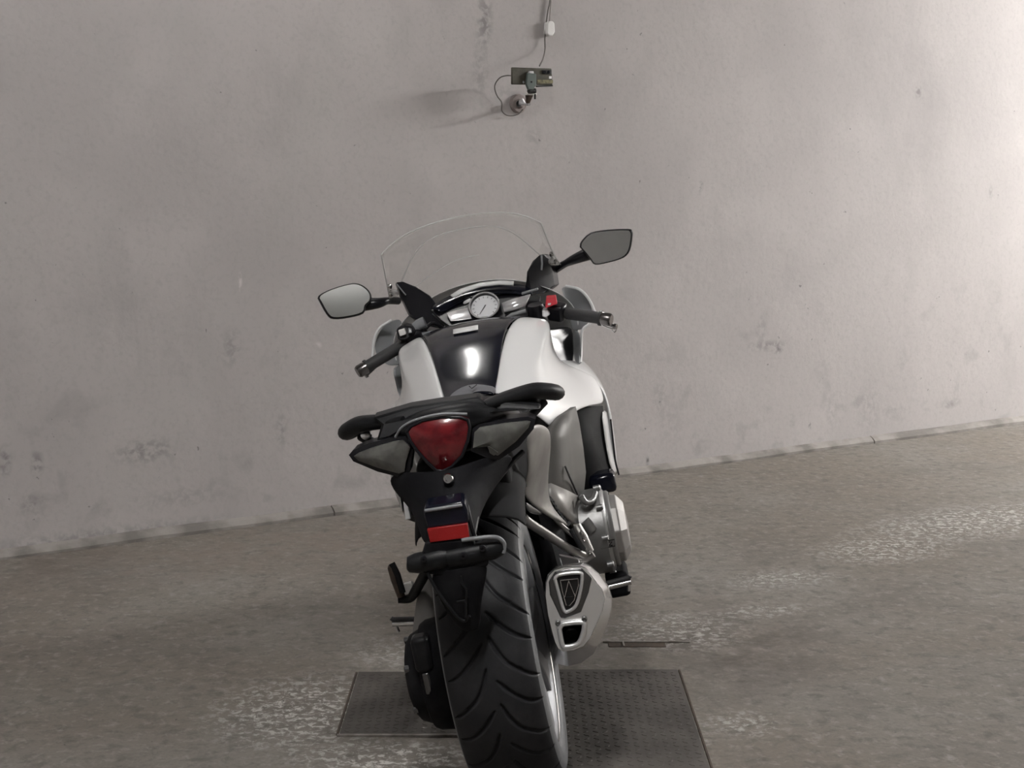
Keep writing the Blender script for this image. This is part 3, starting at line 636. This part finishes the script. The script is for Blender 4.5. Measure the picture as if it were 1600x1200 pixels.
# ---------------------------------------------------------------- handlebars
def handlebar(s):
    if s > 0: a, b, c = U(838, 484, 1.03), U(878, 488, .99), U(937, 497, .945)
    else: a, b, c = U(655, 522, 1.02), U(640, 533, .99), U(575, 572, .935)
    d = (c-b).normalized()
    h = tube('handlebar', [a, b-d*.0, c], .011, 'panel_black', bike, n=14)
    tube('grip', [b+d*.012, b+d*.016, c-d*.004, c], [.0155, .0175, .0172, .0165], 'grip_rubber', h, n=18)
    tube('grip_flange', [c, c+d*.006], .0215, 'grip_rubber', h, n=18)
    tube('bar_end', [c+d*.006, c+d*.03, c+d*.036], [.0185, .0185, .015], 'cap_metal', h, n=18)
    up = Vector((0, -.3, .95))
    sb = b-d*.014
    rot = Matrix((d, up.cross(d).normalized(), d.cross(up.cross(d)).normalized())).transposed()
    box('switch_housing', sb, (.05, .042, .05), 'panel_black', h, .009, rot=rot)
    # lever in front of the grip
    fwd = Vector((0, 1, 0)); l0 = sb+fwd*.035-d*.02
    tube('lever', [l0, l0+d*.06+fwd*.015, l0+d*.13+fwd*.012+Vector((0, 0, -.008)), l0+d*.19+fwd*.008+Vector((0, 0, -.022))], [.008, .0065, .0055, .005], 'exhaust_dark', h, k=5, n=10)
    e = l0+d*.19+fwd*.008+Vector((0, 0, -.022)); tube('lever_ball', [e, e+d*.008], .0085, 'cap_metal', h, n=12)
    tube('clamp', [a+Vector((0, .02, -.05)), a, a+Vector((0, -.004, .016))], [.026, .026, .022], 'panel_black', h, n=18)
    tube('brake_hose', [l0, l0+Vector((-s*.04, .03, .02)), l0+Vector((-s*.08, .05, -.04)), l0+Vector((-s*.10, .05, -.16))], .006, 'panel_black', h, k=5, n=8)
    return h, d, up
hb, d, up = handlebar(1)
prism('kill_switch', [U(*q) for q in ((854, 466, .965), (869, 465, .965), (871, 475, .96), (852, 482, .96))], (0, .03, .006), 'red_plastic', hb, .002)
prism('kill_mark', [U(*q) for q in ((856, 474, .958), (861, 473.5, .958), (860, 476.5, .957), (856, 477, .957))], (0, .002, 0), 'label_white', hb, 0)
prism('start_button', [U(*q) for q in ((847, 486, .965), (856, 485, .965), (860, 491, .96), (853, 497, .96), (847, 495, .96))], (0, .03, .004), 'trim_silver', hb, .003)
tube('brake_lever_tip', [U(938, 507, .99), U(950, 512, .99), U(957, 514, .99)], .0022, 'steel', hb, n=8)
tube('lever_loop', [U(956, 514, .99), U(960, 512, .99), U(963, 515, .99), U(960, 519, .99), U(956, 516, .99)], .0018, 'steel', hb, n=8, k=4)
hl, d, up = handlebar(-1)
prism('switch_block', [U(*q) for q in ((618, 515, .955), (628, 508, .96), (643, 511, .965), (648, 522, .96), (636, 532, .95), (622, 533, .945))], (.006, .04, .004), 'panel_black', hl, .006)
prism('beam_switch', [U(*q) for q in ((622, 517, .945), (632, 514, .945), (635, 522, .94), (625, 526, .94))], (0, .012, .002), 'white_plastic', hl, .002)
prism('horn_button', [U(*q) for q in ((638, 513, .95), (643, 515, .95), (644, 520, .945), (638, 521, .945))], (0, .01, .002), 'grey_plastic', hl, .002)
tube('reservoir', [U(648, 513, 1.0), U(655, 507, 1.0), U(664, 503, 1.0)], .016, 'grey_plastic', hl, n=16)

# ---------------------------------------------------------------- mirrors
def mirror(s):
    if s > 0:
        o = [(908, 386), (910, 378), (924, 365), (950, 360.5), (979, 359.5), (985, 362), (986, 370), (982, 391), (972, 402), (950, 409), (931, 412), (924, 405), (916, 395)]
        base = [(868, 421, 1.30), (885, 411, 1.27), (905, 402, 1.245), (925, 397, 1.235)]; y0 = 1.20
    else:
        o = [(499, 466), (502, 461), (518, 453), (545, 445), (560, 445), (572, 452), (578, 461), (577, 470), (570, 477), (566, 488), (545, 494), (522, 496), (512, 489)]
        base = [(622, 470, 1.30), (605, 470, 1.27), (588, 474, 1.245), (565, 476, 1.235)]; y0 = 1.20
    P = [U(px, py, y0) for px, py in o]; c = sum(P, Vector())/len(P); P = spline(P+[P[0]], 3)[:-1]
    n = MN[s].normalized()
    # tilt outline plane towards the mirror normal
    def onp(p, off): q = p.copy(); d = (p-EYEB).normalized(); return EYEB+d*((c+n*off-EYEB).dot(n)/d.dot(n))
    P = [onp(p, 0) for p in P]
    rings = []
    for sc, dp in ((1.0, .004), (1.06, .0), (1.07, -.008), (.98, -.022), (.78, -.036), (.42, -.044)): rings.append([c+(p-c)*sc+n*dp for p in P])
    v, f = loft(rings); f = [q for q in f if len(q) == 4]+[tuple(range(5*len(P), 6*len(P)))]
    m = link('mirror', v, f, 'panel_black', bike, ang=60)
    v = [c+(p-c)*.985+n*.002 for p in P]
    link('mirror_glass', v+[p-n*.002 for p in v], [tuple(range(len(v))), tuple(range(2*len(v)-1, len(v)-1, -1))]+[(i, (i+1) % len(v), (i+1) % len(v)+len(v), i+len(v)) for i in range(len(v))], 'mirror_silver', m, smooth=False)
    st = [U(*q) for q in base]; st[-1] = st[-1]*.4+(c-n*.06)*.6
    tube('mirror_stalk', st, [.015, .014, .021, .030], 'panel_black', m, n=14, k=5, flat=.8)
    return m
MN = {1: Vector((-.10, -1, .02)), -1: Vector((.185, -.94, .285))}
mirror(1); mirror(-1)

# ---------------------------------------------------------------- seat and tail
sr = []
for y, w, z, dz in ((.0, .12, .872, .02), (.10, .14, .862, .02), (.18, .14, .845, .02), (.24, .14, .81, .02), (.32, .13, .80, .02), (.38, .10, .805, .02), (.42, .072, .82, .01)):
    sr.append([Vector((u*w, y, z+dz*.5*(1-abs(u)**2.5)-.05*abs(u)**5)) for u in (-1, -.8, -.4, 0, .4, .8, 1)])
grid('seat', sr, 'matte_black', bike, sub=2, solid=.02)
# grey seat nose with a small v mark against the tank
sn = [[(703, 616, .40), (722, 603, .415), (740, 598, .42), (765, 602, .415), (776, 604, .41)], [(697, 627, .385), (722, 622, .39), (742, 620, .395), (765, 618, .39), (775, 617, .39)]]
nosep = pgrid('seat_nose', sn, 'seat_grey', bike, sub=1, solid=.01)
tube('v_mark', [U(733, 603, .395), U(737, 607, .39), U(745, 601, .395)], .0014, 'ink_black', nosep, n=6)

tail_rows = []
for y, w, zt, zb in ((-.235, .085, .905, .865), (-.20, .115, .918, .85), (-.12, .135, .908, .83), (0, .140, .885, .80), (.12, .140, .86, .77), (.24, .13, .82, .74)):
    tail_rows.append([Vector((x, y+.03*(abs(x)/w)**2, z)) for x, z in ((0, zt), (.5*w, zt-.004), (.85*w, zt-.018), (w, zt-.04), (.95*w, zb+.01), (.6*w, zb), (0, zb), (-.6*w, zb), (-.95*w, zb+.01), (-w, zt-.04), (-.85*w, zt-.018), (-.5*w, zt-.004))])
v, f = loft(tail_rows); link('tail_cowl', v, f, 'rail_black', bike, sub=1)
# tail bridge plate in front of the lamp, with notched ends
tp = [U(*q) for q in ((582, 653, -.155), (640, 636, -.17), (690, 628, -.175), (748, 620.5, -.17), (754, 626, -.17), (790, 626, -.15), (843, 632, -.12), (846, 640, -.13), (790, 642, -.18), (735, 648, -.20), (700, 646, -.205), (655, 655, -.20), (630, 668, -.19), (610, 684, -.17), (588, 690, -.15), (596, 664, -.155))]
prism('tail_bridge', tp, (0, .05, .004), 'rail_black', bike, .005)
for s in (1, -1):
    fl = lambda p: Vector((s*p[0]-.004, p[1], p[2]))
    gr = tube('grab_rail', [fl(p) for p in ((.085, -.165, .893), (.135, -.13, .896), (.19, -.095, .895), (.225, -.06, .882), (.232, -.02, .872), (.215, .03, .868), (.15, .09, .87))], [.015, .020, .023, .023, .021, .017, .012], 'rail_black', bike, n=14, k=5, flat=.8)
    tube('rail_strut', [fl(p) for p in ((.205, -.04, .862), (.17, -.07, .84), (.12, -.10, .82))], .011, 'rail_black', gr, n=10)
    lathe('rail_bolt', [(-.01, .011), (.008, .011), (.010, .007), (.010, 0)], fl((.185, -.085, .868)), (0, -1, .3), 'steel', gr, n=14)

# ---------------------------------------------------------------- lamps
lo = [(636, 674), (642, 666), (660, 657), (690, 651.5), (720, 652), (731, 656), (734, 668), (731, 688), (722, 712), (706, 729), (692, 736), (682, 735), (668, 722), (652, 704), (641, 688)]
def bulge(name, outline, y0, depth, material, parent, dome=.02, tilt=0., rim=None, xs=0.):
    """lens: outline at y0(+tilt with x), domed towards the rear, sides running forward"""
    def yy(px, py):
        p = U(px, py, y0); return U(px, py, y0+tilt*abs(p.x-xs)+.0)
    P = [yy(*q) for q in outline]; c = sum(P, Vector())/len(P); n = len(P)
    rings = [[p+Vector((0, depth, 0)) for p in P], P]+[[c+(p-c)*k+Vector((0, -dome*(1-k*k), 0)) for p in P] for k in (.96, .85, .6, .3)]
    v, f = loft(rings); o = link(name, v, f, material, parent, ang=30); return o, P, c
tl, P, c = bulge('tail_light', lo, -.235, .05, 'red_lens', bike, .018)
tube('lamp_bezel', [p+Vector((0, -.001, 0)) for p in P]+[P[0]], .0035, 'panel_black', tl, n=8)
tube('bezel_trim', [U(*q) for q in ((618, 683, -.215), (628, 668, -.225), (650, 656, -.235), (690, 647, -.24), (730, 647, -.235))], .003, 'grey_plastic', tl, k=5, n=8)
for s in (1, -1):
    if s > 0: o = [(739, 700), (741, 676), (750, 668), (790, 661), (823, 658), (829, 659), (826, 668), (806, 690), (778, 712), (768, 709), (761, 698)]; back = [(736, 705), (738, 670), (748, 663), (790, 655), (825, 651), (837, 655), (834, 670), (812, 697), (780, 719), (762, 716)]
    else: o = [(641, 699), (630, 688), (615, 690), (580, 700), (560, 708), (553, 713), (560, 720), (590, 731), (623, 740), (632, 737), (634, 722)]; back = [(645, 703), (634, 682), (612, 684), (575, 693), (552, 703), (545, 711), (552, 721), (590, 737), (630, 747), (640, 738)]
    ts, P, c = bulge('turn_signal', back, -.235, .06, 'panel_black', bike, .004, tilt=.45)
    bulge('lens', o, -.243, .012, 'smoke_lens', ts, .012, tilt=.45)
    if s > 0: prism('lens_chip', [U(*q) for q in ((762, 697, -.215), (768, 700, -.215), (778, 707, -.21), (772, 712, -.21), (765, 708, -.21))], (0, .004, 0), 'frame_grey', ts, 0)

# ---------------------------------------------------------------- undertail and plate carrier
ut = pgrid('undertail', [[(601, 742, -.13), (640, 735, -.22), (695, 738, -.25), (755, 712, -.22), (818, 703, -.11)],
    [(616, 772, -.17), (648, 764, -.25), (697, 760, -.28), (745, 752, -.25), (783, 750, -.17)],
    [(648, 800, -.25), (666, 793, -.31), (698, 788, -.33), (730, 788, -.31), (750, 797, -.25)],
    [(660, 852, -.32), (670, 852, -.355), (702, 848, -.365), (736, 844, -.355), (744, 846, -.32)]], 'matte_black', bike, sub=2, solid=.006)
lathe('tail_bolt', [(-.012, .0115), (.004, .0115), (.008, .009), (.008, .0055), (.002, .005), (.002, 0)], U(700.5, 748, -.278), (0, -1, .2), 'chrome', ut, n=20)
tube('carrier_edge', [U(*q) for q in ((817, 706, -.115), (800, 722, -.14), (775, 752, -.18), (748, 790, -.25), (743, 815, -.29), (738, 842, -.335))], .006, 'rail_black', ut, k=5, n=10)
tube('carrier_edge', [U(*q) for q in ((722, 790, -.325), (728, 787, -.325), (735, 815, -.345), (742, 838, -.345), (752, 848, -.35))], .0045, 'rail_black', ut, k=5, n=10)
lb = [U(*q) for q in ((662, 800), (664, 793), (690, 789), (718, 784), (726, 785), (731, 798), (733, 818), (668, 828)) for q in [(q[0], q[1], -.365)]]
lamp_box = prism('plate_lamp', lb, (0, .05, .01), 'gloss_black', ut, .006, seg=4)
tube('lamp_ridge', [U(664, 798, -.368), U(690, 794, -.370), U(722, 789, -.368)], .0035, 'grey_plastic', ut, n=8)
prism('reflector', [U(*q) for q in ((667, 827, -.372), (730, 818, -.372), (733.5, 840, -.372), (672, 848, -.372))], (0, .012, 0), 'reflector_red', ut, .0015)
# cross bar of the plate carrier
cb = tube('plate_bracket', [U(636, 882, -.36), U(638, 882, -.36), U(650, 880, -.36), U(690, 872, -.36), U(700, 870, -.36)], [.011, .016, .0205, .0215, .018], 'rail_black', bike, n=18)
tube('bracket_end', [U(788, 852, -.35), U(784, 853, -.352), U(770, 858, -.355), U(735, 866, -.36), U(700, 872, -.36)], [.012, .018, .021, .022, .02], 'rail_black', cb, n=18)
tube('bracket_lip', [U(722, 844, -.37), U(745, 841, -.375), U(768, 839, -.375), U(781, 842, -.37), U(788, 851, -.365), U(786, 864, -.365)], .0045, 'grey_plastic', cb, n=8, k=4)
prism('bracket_plate', [U(*q) for q in ((664, 848, -.37), (738, 842, -.37), (748, 862, -.37), (765, 868, -.37), (762, 885, -.37), (690, 900, -.37), (660, 896, -.37), (656, 875, -.37))], (0, .02, 0), 'matte_black', cb, .004)
for px, py in ((662, 873), (754, 856), (724, 868)): lathe('bracket_bolt', [(0, .0065), (.006, .0065), (.007, .003), (.003, .003), (.003, 0)], U(px, py, -.38), (0, -1, 0), 'panel_black', cb, n=12)
mg = [[(668, 893, -.362), (700, 890, -.372), (735, 884, -.374), (768, 872, -.362)], [(680, 925, -.358), (706, 925, -.37), (735, 925, -.372), (757, 915, -.362)], [(696, 955, -.352), (714, 955, -.365), (735, 955, -.367), (751, 950, -.358)], [(716, 980, -.35), (722, 984, -.355), (735, 990, -.357), (752, 985, -.352)]]
mud = pgrid('mudguard', mg, 'matte_black', bike, sub=2, solid=.005)
tube('mudguard_edge', [U(*q) for q in ((668, 895, -.37), (680, 918, -.372), (700, 946, -.372), (716, 965, -.37), (727, 970, -.37), (734, 962, -.372))], .0036, 'rail_black', mud, n=8, k=4)
tube('mudguard_rib', [U(*q) for q in ((720, 900, -.384), (722, 912, -.384), (729, 922, -.384), (728, 940, -.382), (728, 965, -.378))], .0024, 'rail_black', mud, n=8, k=3)
tube('mudguard_rib', [U(714, 940, -.38), U(728, 938, -.382)], .0024, 'rail_black', mud, n=8)
# inner wheel arch over the rear tyre
iv = []
for i in range(12):
    a = math.radians(-70+i*9.5); iv.append([AXR+Vector((x, -r*math.sin(a), .04+r*math.cos(a))) for x, r in ((-.12, .31), (-.115, .35), (-.06, .375), (0, .38), (.06, .375), (.115, .35), (.12, .31))])
grid('wheel_arch', iv, 'void_black', bike, sub=1, solid=.006)
box('battery_tray', (0, .06, .72), (.20, .30, .14), 'void_black', bike, .02)

# ---------------------------------------------------------------- side covers, hangers, pegs
for s in (1, -1):
    m = s < 0; fl = lambda p: mx(p) if m else p
    pgrid('side_cover', [[(832, 661, .03), (846, 662, .08), (857, 668, .15)], [(820, 688, .0), (844, 690, .08), (861.5, 688, .18)], [(824, 715, .02), (844, 722, .11), (858, 722, .22)], [(824, 742, .05), (840, 750, .14), (855.5, 752, .26)], [(814, 765, .06), (838, 772, .16), (857, 780, .27)], [(826, 788, .12), (850, 796, .21), (868, 802, .30)], [(872, 815, .27), (882, 820, .30), (892, 825, .34)]], 'cover_grey', bike, mirror=m, solid=.012)
    pgrid('lower_cover', [[(818, 778, .09), (830, 790, .13), (848, 800, .19)], [(822, 800, .10), (835, 805, .15), (848, 806, .2)]], 'exhaust_dark', bike, mirror=m, sub=1, solid=.008)
hg = tube('peg_hanger', [U(*q) for q in ((817, 806, .14), (824, 815, .15), (850, 832, .2), (885, 855, .27), (912, 868, .31), (920, 868, .32))], [.012, .014, .0135, .013, .014, .012], 'alloy', bike, n=12, k=4, flat=.75)
tube('hanger_brace', [U(*q) for q in ((920, 866, .32), (905, 845, .30), (885, 828, .30), (868, 812, .28))], .006, 'alloy', hg, n=10, k=3)
tube('hanger_foot', [U(*q) for q in ((898, 872, .31), (915, 873, .31), (927, 865, .31))], .010, 'alloy', hg, n=10)
pg = tube('passenger_peg', [U(*q) for q in ((897, 824, .30), (901, 823, .30), (910, 838, .29), (922, 862, .29))], [.009, .0145, .0145, .012], 'alloy', bike, n=12, flat=.8)
tube('peg_rubber', [U(*q) for q in ((894, 826, .295), (902, 842, .287), (912, 858, .285))], .009, 'grip_rubber', pg, n=10)
for px, py in ((909, 832), (913, 842), (922, 862)): lathe('peg_bolt', [(-.004, .005), (.006, .005), (.008, .003), (.008, 0)], U(px, py, .278), (0, -1, .2), 'chrome', pg, n=12)
hgl = tube('peg_hanger', [U(*q) for q in ((672, 880, .18), (662, 900, .22), (648, 925, .28), (640, 935, .30), (622, 937, .30))], [.013, .013, .012, .011, .009], 'rail_black', bike, n=12, k=4)
prism('hanger_tab', [U(*q) for q in ((629, 914, .29), (643, 910, .29), (646, 916, .29), (641, 928, .29), (632, 930, .29))], (0, .02, 0), 'white_plastic', hgl, .003)
pl = tube('passenger_peg', [U(*q) for q in ((610, 882, .295), (612, 886, .295), (618, 905, .295), (627, 932, .295))], [.007, .013, .0145, .012], 'rust_brown', bike, n=12, flat=.85)
tube('peg_rubber', [U(*q) for q in ((612, 880, .29), (621, 898, .285), (629, 926, .285))], .008, 'void_black', pl, n=10)
for s in (1, -1):
    a, b = (U(935, 921, .42), U(986, 909, .42)) if s > 0 else (U(674, 972, .42), U(613, 975, .42))
    rp = tube('rider_peg', [a, a.lerp(b, .5), b], [.008, .0075, .007], 'steel', bike, n=12)
    up2 = Vector((0, 0, .009)); tube('peg_rubber', [a.lerp(b, .12)+up2, a.lerp(b, .5)+up2*1.1, a.lerp(b, .95)+up2*1.2, b+up2*1.8], [.007, .0075, .0075, .006], 'grip_rubber', rp, n=10)
    e = a.lerp(b, .93); tube('peg_feeler', [e, e+Vector((-s*.004, 0, -.022))], .005, 'steel', rp, n=10)
    tube('peg_mount', [Vector((s*.15, .44, a.z+.02)), a], [.018, .012], 'frame_grey', rp, n=12)
pgrid('heel_plate', [[(672, 958, .36), (684, 958, .33)], [(664, 985, .36), (690, 985, .33)], [(652, 1005, .34), (692, 1005, .3)]], 'frame_grey', bike, sub=1, solid=.008)

# ---------------------------------------------------------------- exhaust
yo = -.045
fo = [(853, 910), (857, 899), (866, 890), (880, 886), (907, 884), (916, 888), (927, 903), (941, 921), (945, 935), (941, 955), (932, 975), (922, 997), (911, 1010), (896, 1016), (880, 1018), (872, 1013), (867, 1003), (862, 985), (856, 960), (852, 930)]
F0 = [U(px, py, yo) for px, py in fo]; c0 = sum(F0, Vector())/len(F0)
bo = [(852, 910), (856, 897), (866, 888), (881, 884), (909, 881), (921, 886), (935, 899), (949, 918), (954, 935), (954, 952), (949, 972), (941, 996), (927, 1022), (908, 1036), (886, 1041), (868, 1036), (863, 1022), (860, 990), (854, 960), (851, 930)]
F1 = [U(px, py, yo+.035) for px, py in bo]
F1 = [p+Vector((.0, 0, 0)) for p in F1]
c1 = sum(F1, Vector())/len(F1)
def grow(P, c, k, dy, dz=0, dx=0): return [c+(p-c)*k+Vector((dx, dy, dz)) for p in P]
rings = [F0, grow(F0, c0, 1.0, .004), F1, grow(F1, c1, 1.0, .06, -.012), grow(F1, c1, .98, .16, -.042), grow(F1, c1, .86, .27, -.06, -.004), grow(F1, c1, .6, .34, -.07, -.012)]
v, f = loft(rings); f = [q for q in f if set(q) != set(range(len(F0)))]; muf = link('muffler', v, f, 'steel', bike, ang=22)
# end plate with recessed upper panel and outlet
h1 = [(874, 983), (881, 975), (909, 972.5), (913, 979), (910, 993), (903, 1006), (887, 1010.5), (879, 1008)]
def plate_with_hole(name, outer, hole, vec, material, parent):
    bm = bmesh.new(); E = []
    for L in (outer, hole):
        vs = [bm.verts.new(p) for p in L]; E += [bm.edges.new((vs[k], vs[(k+1) % len(vs)])) for k in range(len(vs))]
    bmesh.ops.triangle_fill(bm, use_beauty=True, use_dissolve=False, edges=E)
    g = bmesh.ops.extrude_face_region(bm, geom=list(bm.faces)); bmesh.ops.translate(bm, vec=Vector(vec), verts=[q for q in g['geom'] if isinstance(q, bmesh.types.BMVert)])
    bm.verts.index_update(); v = [q.co.copy() for q in bm.verts]; f = [tuple(q.index for q in p.verts) for p in bm.faces]; bm.free()
    return link(name, v, f, material, parent, smooth=False)
H0 = [U(px, py, yo-.004) for px, py in h1]; hc = sum(H0, Vector())/len(H0)
plate_with_hole('end_plate', [p+Vector((0, -.004, 0)) for p in grow(F0, c0, .985, 0)], H0, (0, .006, 0), 'bright_steel', muf)
v, f = loft([H0, [hc+(p-hc)*.92+Vector((0, .03, 0)) for p in H0], [hc+(p-hc)*.7+Vector((0, .09, 0)) for p in H0]]); link('outlet', v, [q for q in f if set(q) != set(range(len(H0)))], 'exhaust_dark', muf)
up_o = [(857, 909), (867, 893), (886, 889), (909, 888), (925, 904), (920, 926), (908, 957), (883, 967), (876, 966), (859, 930)]
prism('end_panel', [U(px, py, yo-.006) for px, py in up_o], (0, .006, 0), 'exhaust_dark', muf, .003, seg=3)
def ring3(name, pts, y, r, material, parent): 
    P = [U(px, py, y) for px, py in pts]; Q = spline(P+[P[0]], 5); return tube(name, Q, r, material, parent, n=8)
g1 = [(867, 904), (875, 898), (904, 895), (909.5, 901), (907, 923), (900, 946), (888, 955), (881, 953), (874, 930)]
g2 = [(875.5, 907), (903, 904), (904, 914), (897, 938), (890, 946), (885, 946), (879, 925)]
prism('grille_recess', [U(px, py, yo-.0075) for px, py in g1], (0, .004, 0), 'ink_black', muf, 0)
ring3('grille_ring', g1, yo-.010, .0040, 'bright_steel', muf)
def poly(name, pts, y, r, material, parent):
    P = [U(px, py, y) for px, py in pts]; return tube(name, P+[P[0]], r, material, parent, n=6)
poly('grille_inner_ring', g2, yo-.010, .0013, 'steel', muf); poly('grille_triangle', [(888.5, 907), (882.5, 933), (898.5, 931.5)], yo-.011, .0013, 'steel', muf)
ring3('outlet_ring', h1, yo-.008, .0058, 'bright_steel', muf)
oc = U(893, 991, yo+.03); lathe('outlet_pipe', [(-.05, .016), (.0, .016), (.002, .0145), (.0, .013), (-.05, .013)], oc, (0, -1, 0), 'exhaust_dark', muf, n=24)
for px, py in ((872, 973), (913, 966.5)): lathe('end_screw', [(0, .0065), (.006, .0065), (.008, .0045), (.005, .003), (.005, 0)], U(px, py, yo-.004), (0, -1, 0), 'engine_grey', muf, n=14)
tube('exhaust_pipe', [c1+Vector((-.01, .30, -.03)), Vector((.15, .42, .29)), Vector((.09, .55, .22)), Vector((.05, .75, .16))], [.04, .034, .032, .03], 'exhaust_dark', bike, n=16, k=5)
prism('exhaust_hanger', [U(*q) for q in ((872, 868, .12), (905, 874, .14), (908, 886, .12), (878, 890, .1))], (0, .02, 0), 'exhaust_dark', bike, .004)

# ================================================================== THINGS ON THE WALL
def wbox(name, px0, py0, px1, py1, off, th, material, parent, bevel=.003, **kw):
    """flat block facing the room, its outline seen at the given pixels, standing off the wall"""
    P = [Wp(px0, py0, off), Wp(px1, py0, off), Wp(px1, py1, off), Wp(px0, py1, off)]
    return prism(name, P, -WN*th, material, parent, bevel=bevel, **kw)
mat('phone_case', (.05, .046, .034), .45, noise=((.08, .075, .055), 30, .4, .7)); mat('sticker_olive', (.22, .20, .11), .6, noise=((.10, .09, .05), 60, .45, .6))
mat('clamp_green', (.10, .125, .115), .5); mat('cable_grey', (.33, .31, .29), .6); mat('cable_dark', (.14, .13, .12), .6)
ph = empty('smartphone'); tag(ph, 'dark smartphone held sideways in a clamp on the grey wall', 'phone')
o = .17
prism('body', [Wp(800, 105, o), Wp(862.5, 107, o), Wp(864, 133, o), Wp(800, 132, o)], -WN*.011, 'phone_case', ph, .004, seg=3)
prism('camera_bump', [Wp(847, 109, o+.004), Wp(862, 109.5, o+.004), Wp(862, 116, o+.004), Wp(847, 115.5, o+.004)], -WN*.004, 'ink_black', ph, .002)
for px in (850.5, 857): lathe('camera_lens', [(0, .006), (.002, .006), (.002, .004), (.0005, .003), (.0005, 0)], Wp(px, 112.6, o+.004), WN, 'gloss_black', ph, n=16)
prism('flash', [Wp(858, 119, o+.001), Wp(862, 119, o+.001), Wp(862, 123, o+.001), Wp(858, 123, o+.001)], -WN*.001, 'label_white', ph, 0)
lathe('button', [(0, .005), (.002, .004), (.002, 0)], Wp(818, 128.5, o), WN, 'grey_plastic', ph, n=14)
prism('sticker', [Wp(840, 124.5, o+.001), Wp(864, 125, o+.001), Wp(864, 130, o+.001), Wp(839, 131, o+.001)], -WN*.001, 'sticker_olive', ph, 0)
prism('edge_strip', [Wp(839, 133.5, o), Wp(864, 132.5, o), Wp(864, 135, o), Wp(839, 136, o)], -WN*.01, 'ink_black', ph, .001)
cp = empty('phone_clamp'); tag(cp, 'grey green spring clamp with jointed arm gripping the phone', 'clamp')
prism('jaw', [Wp(825, 114, o+.016), Wp(838, 115, o+.016), Wp(838.5, 132, o+.016), Wp(834, 140, o+.016), Wp(826, 140, o+.016), Wp(823, 132, o+.016)], -WN*.014, 'clamp_green', cp, .003)
lathe('jaw_rivet', [(0, .004), (.003, .003), (.003, 0)], Wp(830.5, 128, o+.016), WN, 'ink_black', cp, n=12)
prism('jaw_pad', [Wp(828, 111, o+.012), Wp(834, 111, o+.012), Wp(834.5, 115, o+.012), Wp(827, 115, o+.012)], -WN*.02, 'trim_silver', cp, .002)
tube('ball_joint', [Wp(826, 142, o), Wp(836, 142, o)], .011, 'ink_black', cp, n=14)
tube('joint_ring', [Wp(822, 146.5, o-.01), Wp(838, 147.5, o-.01)], .005, 'white_plastic', cp, n=10)
prism('neck', [Wp(823, 148, o-.01), Wp(834, 148, o-.01), Wp(828, 162, o-.03), Wp(824, 161, o-.03)], -WN*.014, 'rust_brown', cp, .003)
tube('joint_screw', [Wp(836, 147, o), Wp(836, 155, o)], .004, 'ink_black', cp, n=8)
tube('arm', [Wp(827, 163, o-.03), Wp(822, 163, .09), Wp(812, 162, .045)], [.006, .005, .006], 'trim_silver', cp, n=12)
sk = lathe('wall_socket', [(0, .040), (.012, .040), (.017, .035), (.018, .022), (.026, .018), (.04, .014), (.04, 0)], Wp(808.5, 162, .0), WN, 'grey_plastic', None, n=36)
tag(sk, 'round grey socket base on the wall below the phone', 'socket')
MATS['socket_pink'] = mat('socket_pink', (.26, .22, .21), .6); sk.data.materials[0] = MATS['socket_pink']
lathe('socket_hole', [(0, .013), (.002, .013), (.002, 0)], Wp(810.5, 162, .041), WN, 'ink_black', sk, n=20)
tube('socket_cone', [Wp(812, 160, .04), Wp(816, 156, .055), Wp(822, 165, .06)], [.008, .008, .004], 'trim_silver', sk, n=12)
cb1 = tube('charging_cable', [Wp(*q) for q in ((800, 118.5, .16), (792, 118, .15), (782, 121, .10), (775, 129, .05), (773, 138, .03), (777, 150, .02), (784, 160, .02), (784, 172, .02), (790, 179, .02), (799, 181, .02), (810, 178, .03), (817, 171, .04))], .0026, 'cable_dark', None, n=8, k=5)
tag(cb1, 'thin grey cable looping from the phone round the socket', 'cable')
lead = tube('pendant_cable', [Wp(*q) for q in ((861, -60, .012), (859, 0, .012), (856.5, 15, .012), (853, 40, .012), (851.5, 60, .014), (851.5, 78, .03), (848, 93, .10), (843, 103, .15))], .003, 'cable_dark', None, n=8, k=5)
tag(lead, 'grey cable hanging down the wall to the phone', 'cable')
lead2 = tube('twin_cable', [Wp(*q) for q in ((863, -60, .012), (861, 0, .012), (860, 15, .012), (859, 33, .014))], .0034, 'cable_grey', None, n=8, k=5)
tag(lead2, 'pale short cable running down the wall into the white plug', 'cable')
pw = prism('inline_plug', [Wp(*q) for q in ((855.5, 36, .03), (858, 33, .03), (864, 33, .03), (867, 36, .03), (867.5, 50, .03), (864, 56, .03), (858, 56.5, .03), (855, 53, .03))], -WN*.03, 'white_plastic', None, .005, seg=3)
tag(pw, 'white inline plug hanging on the cable above the phone', 'plug')
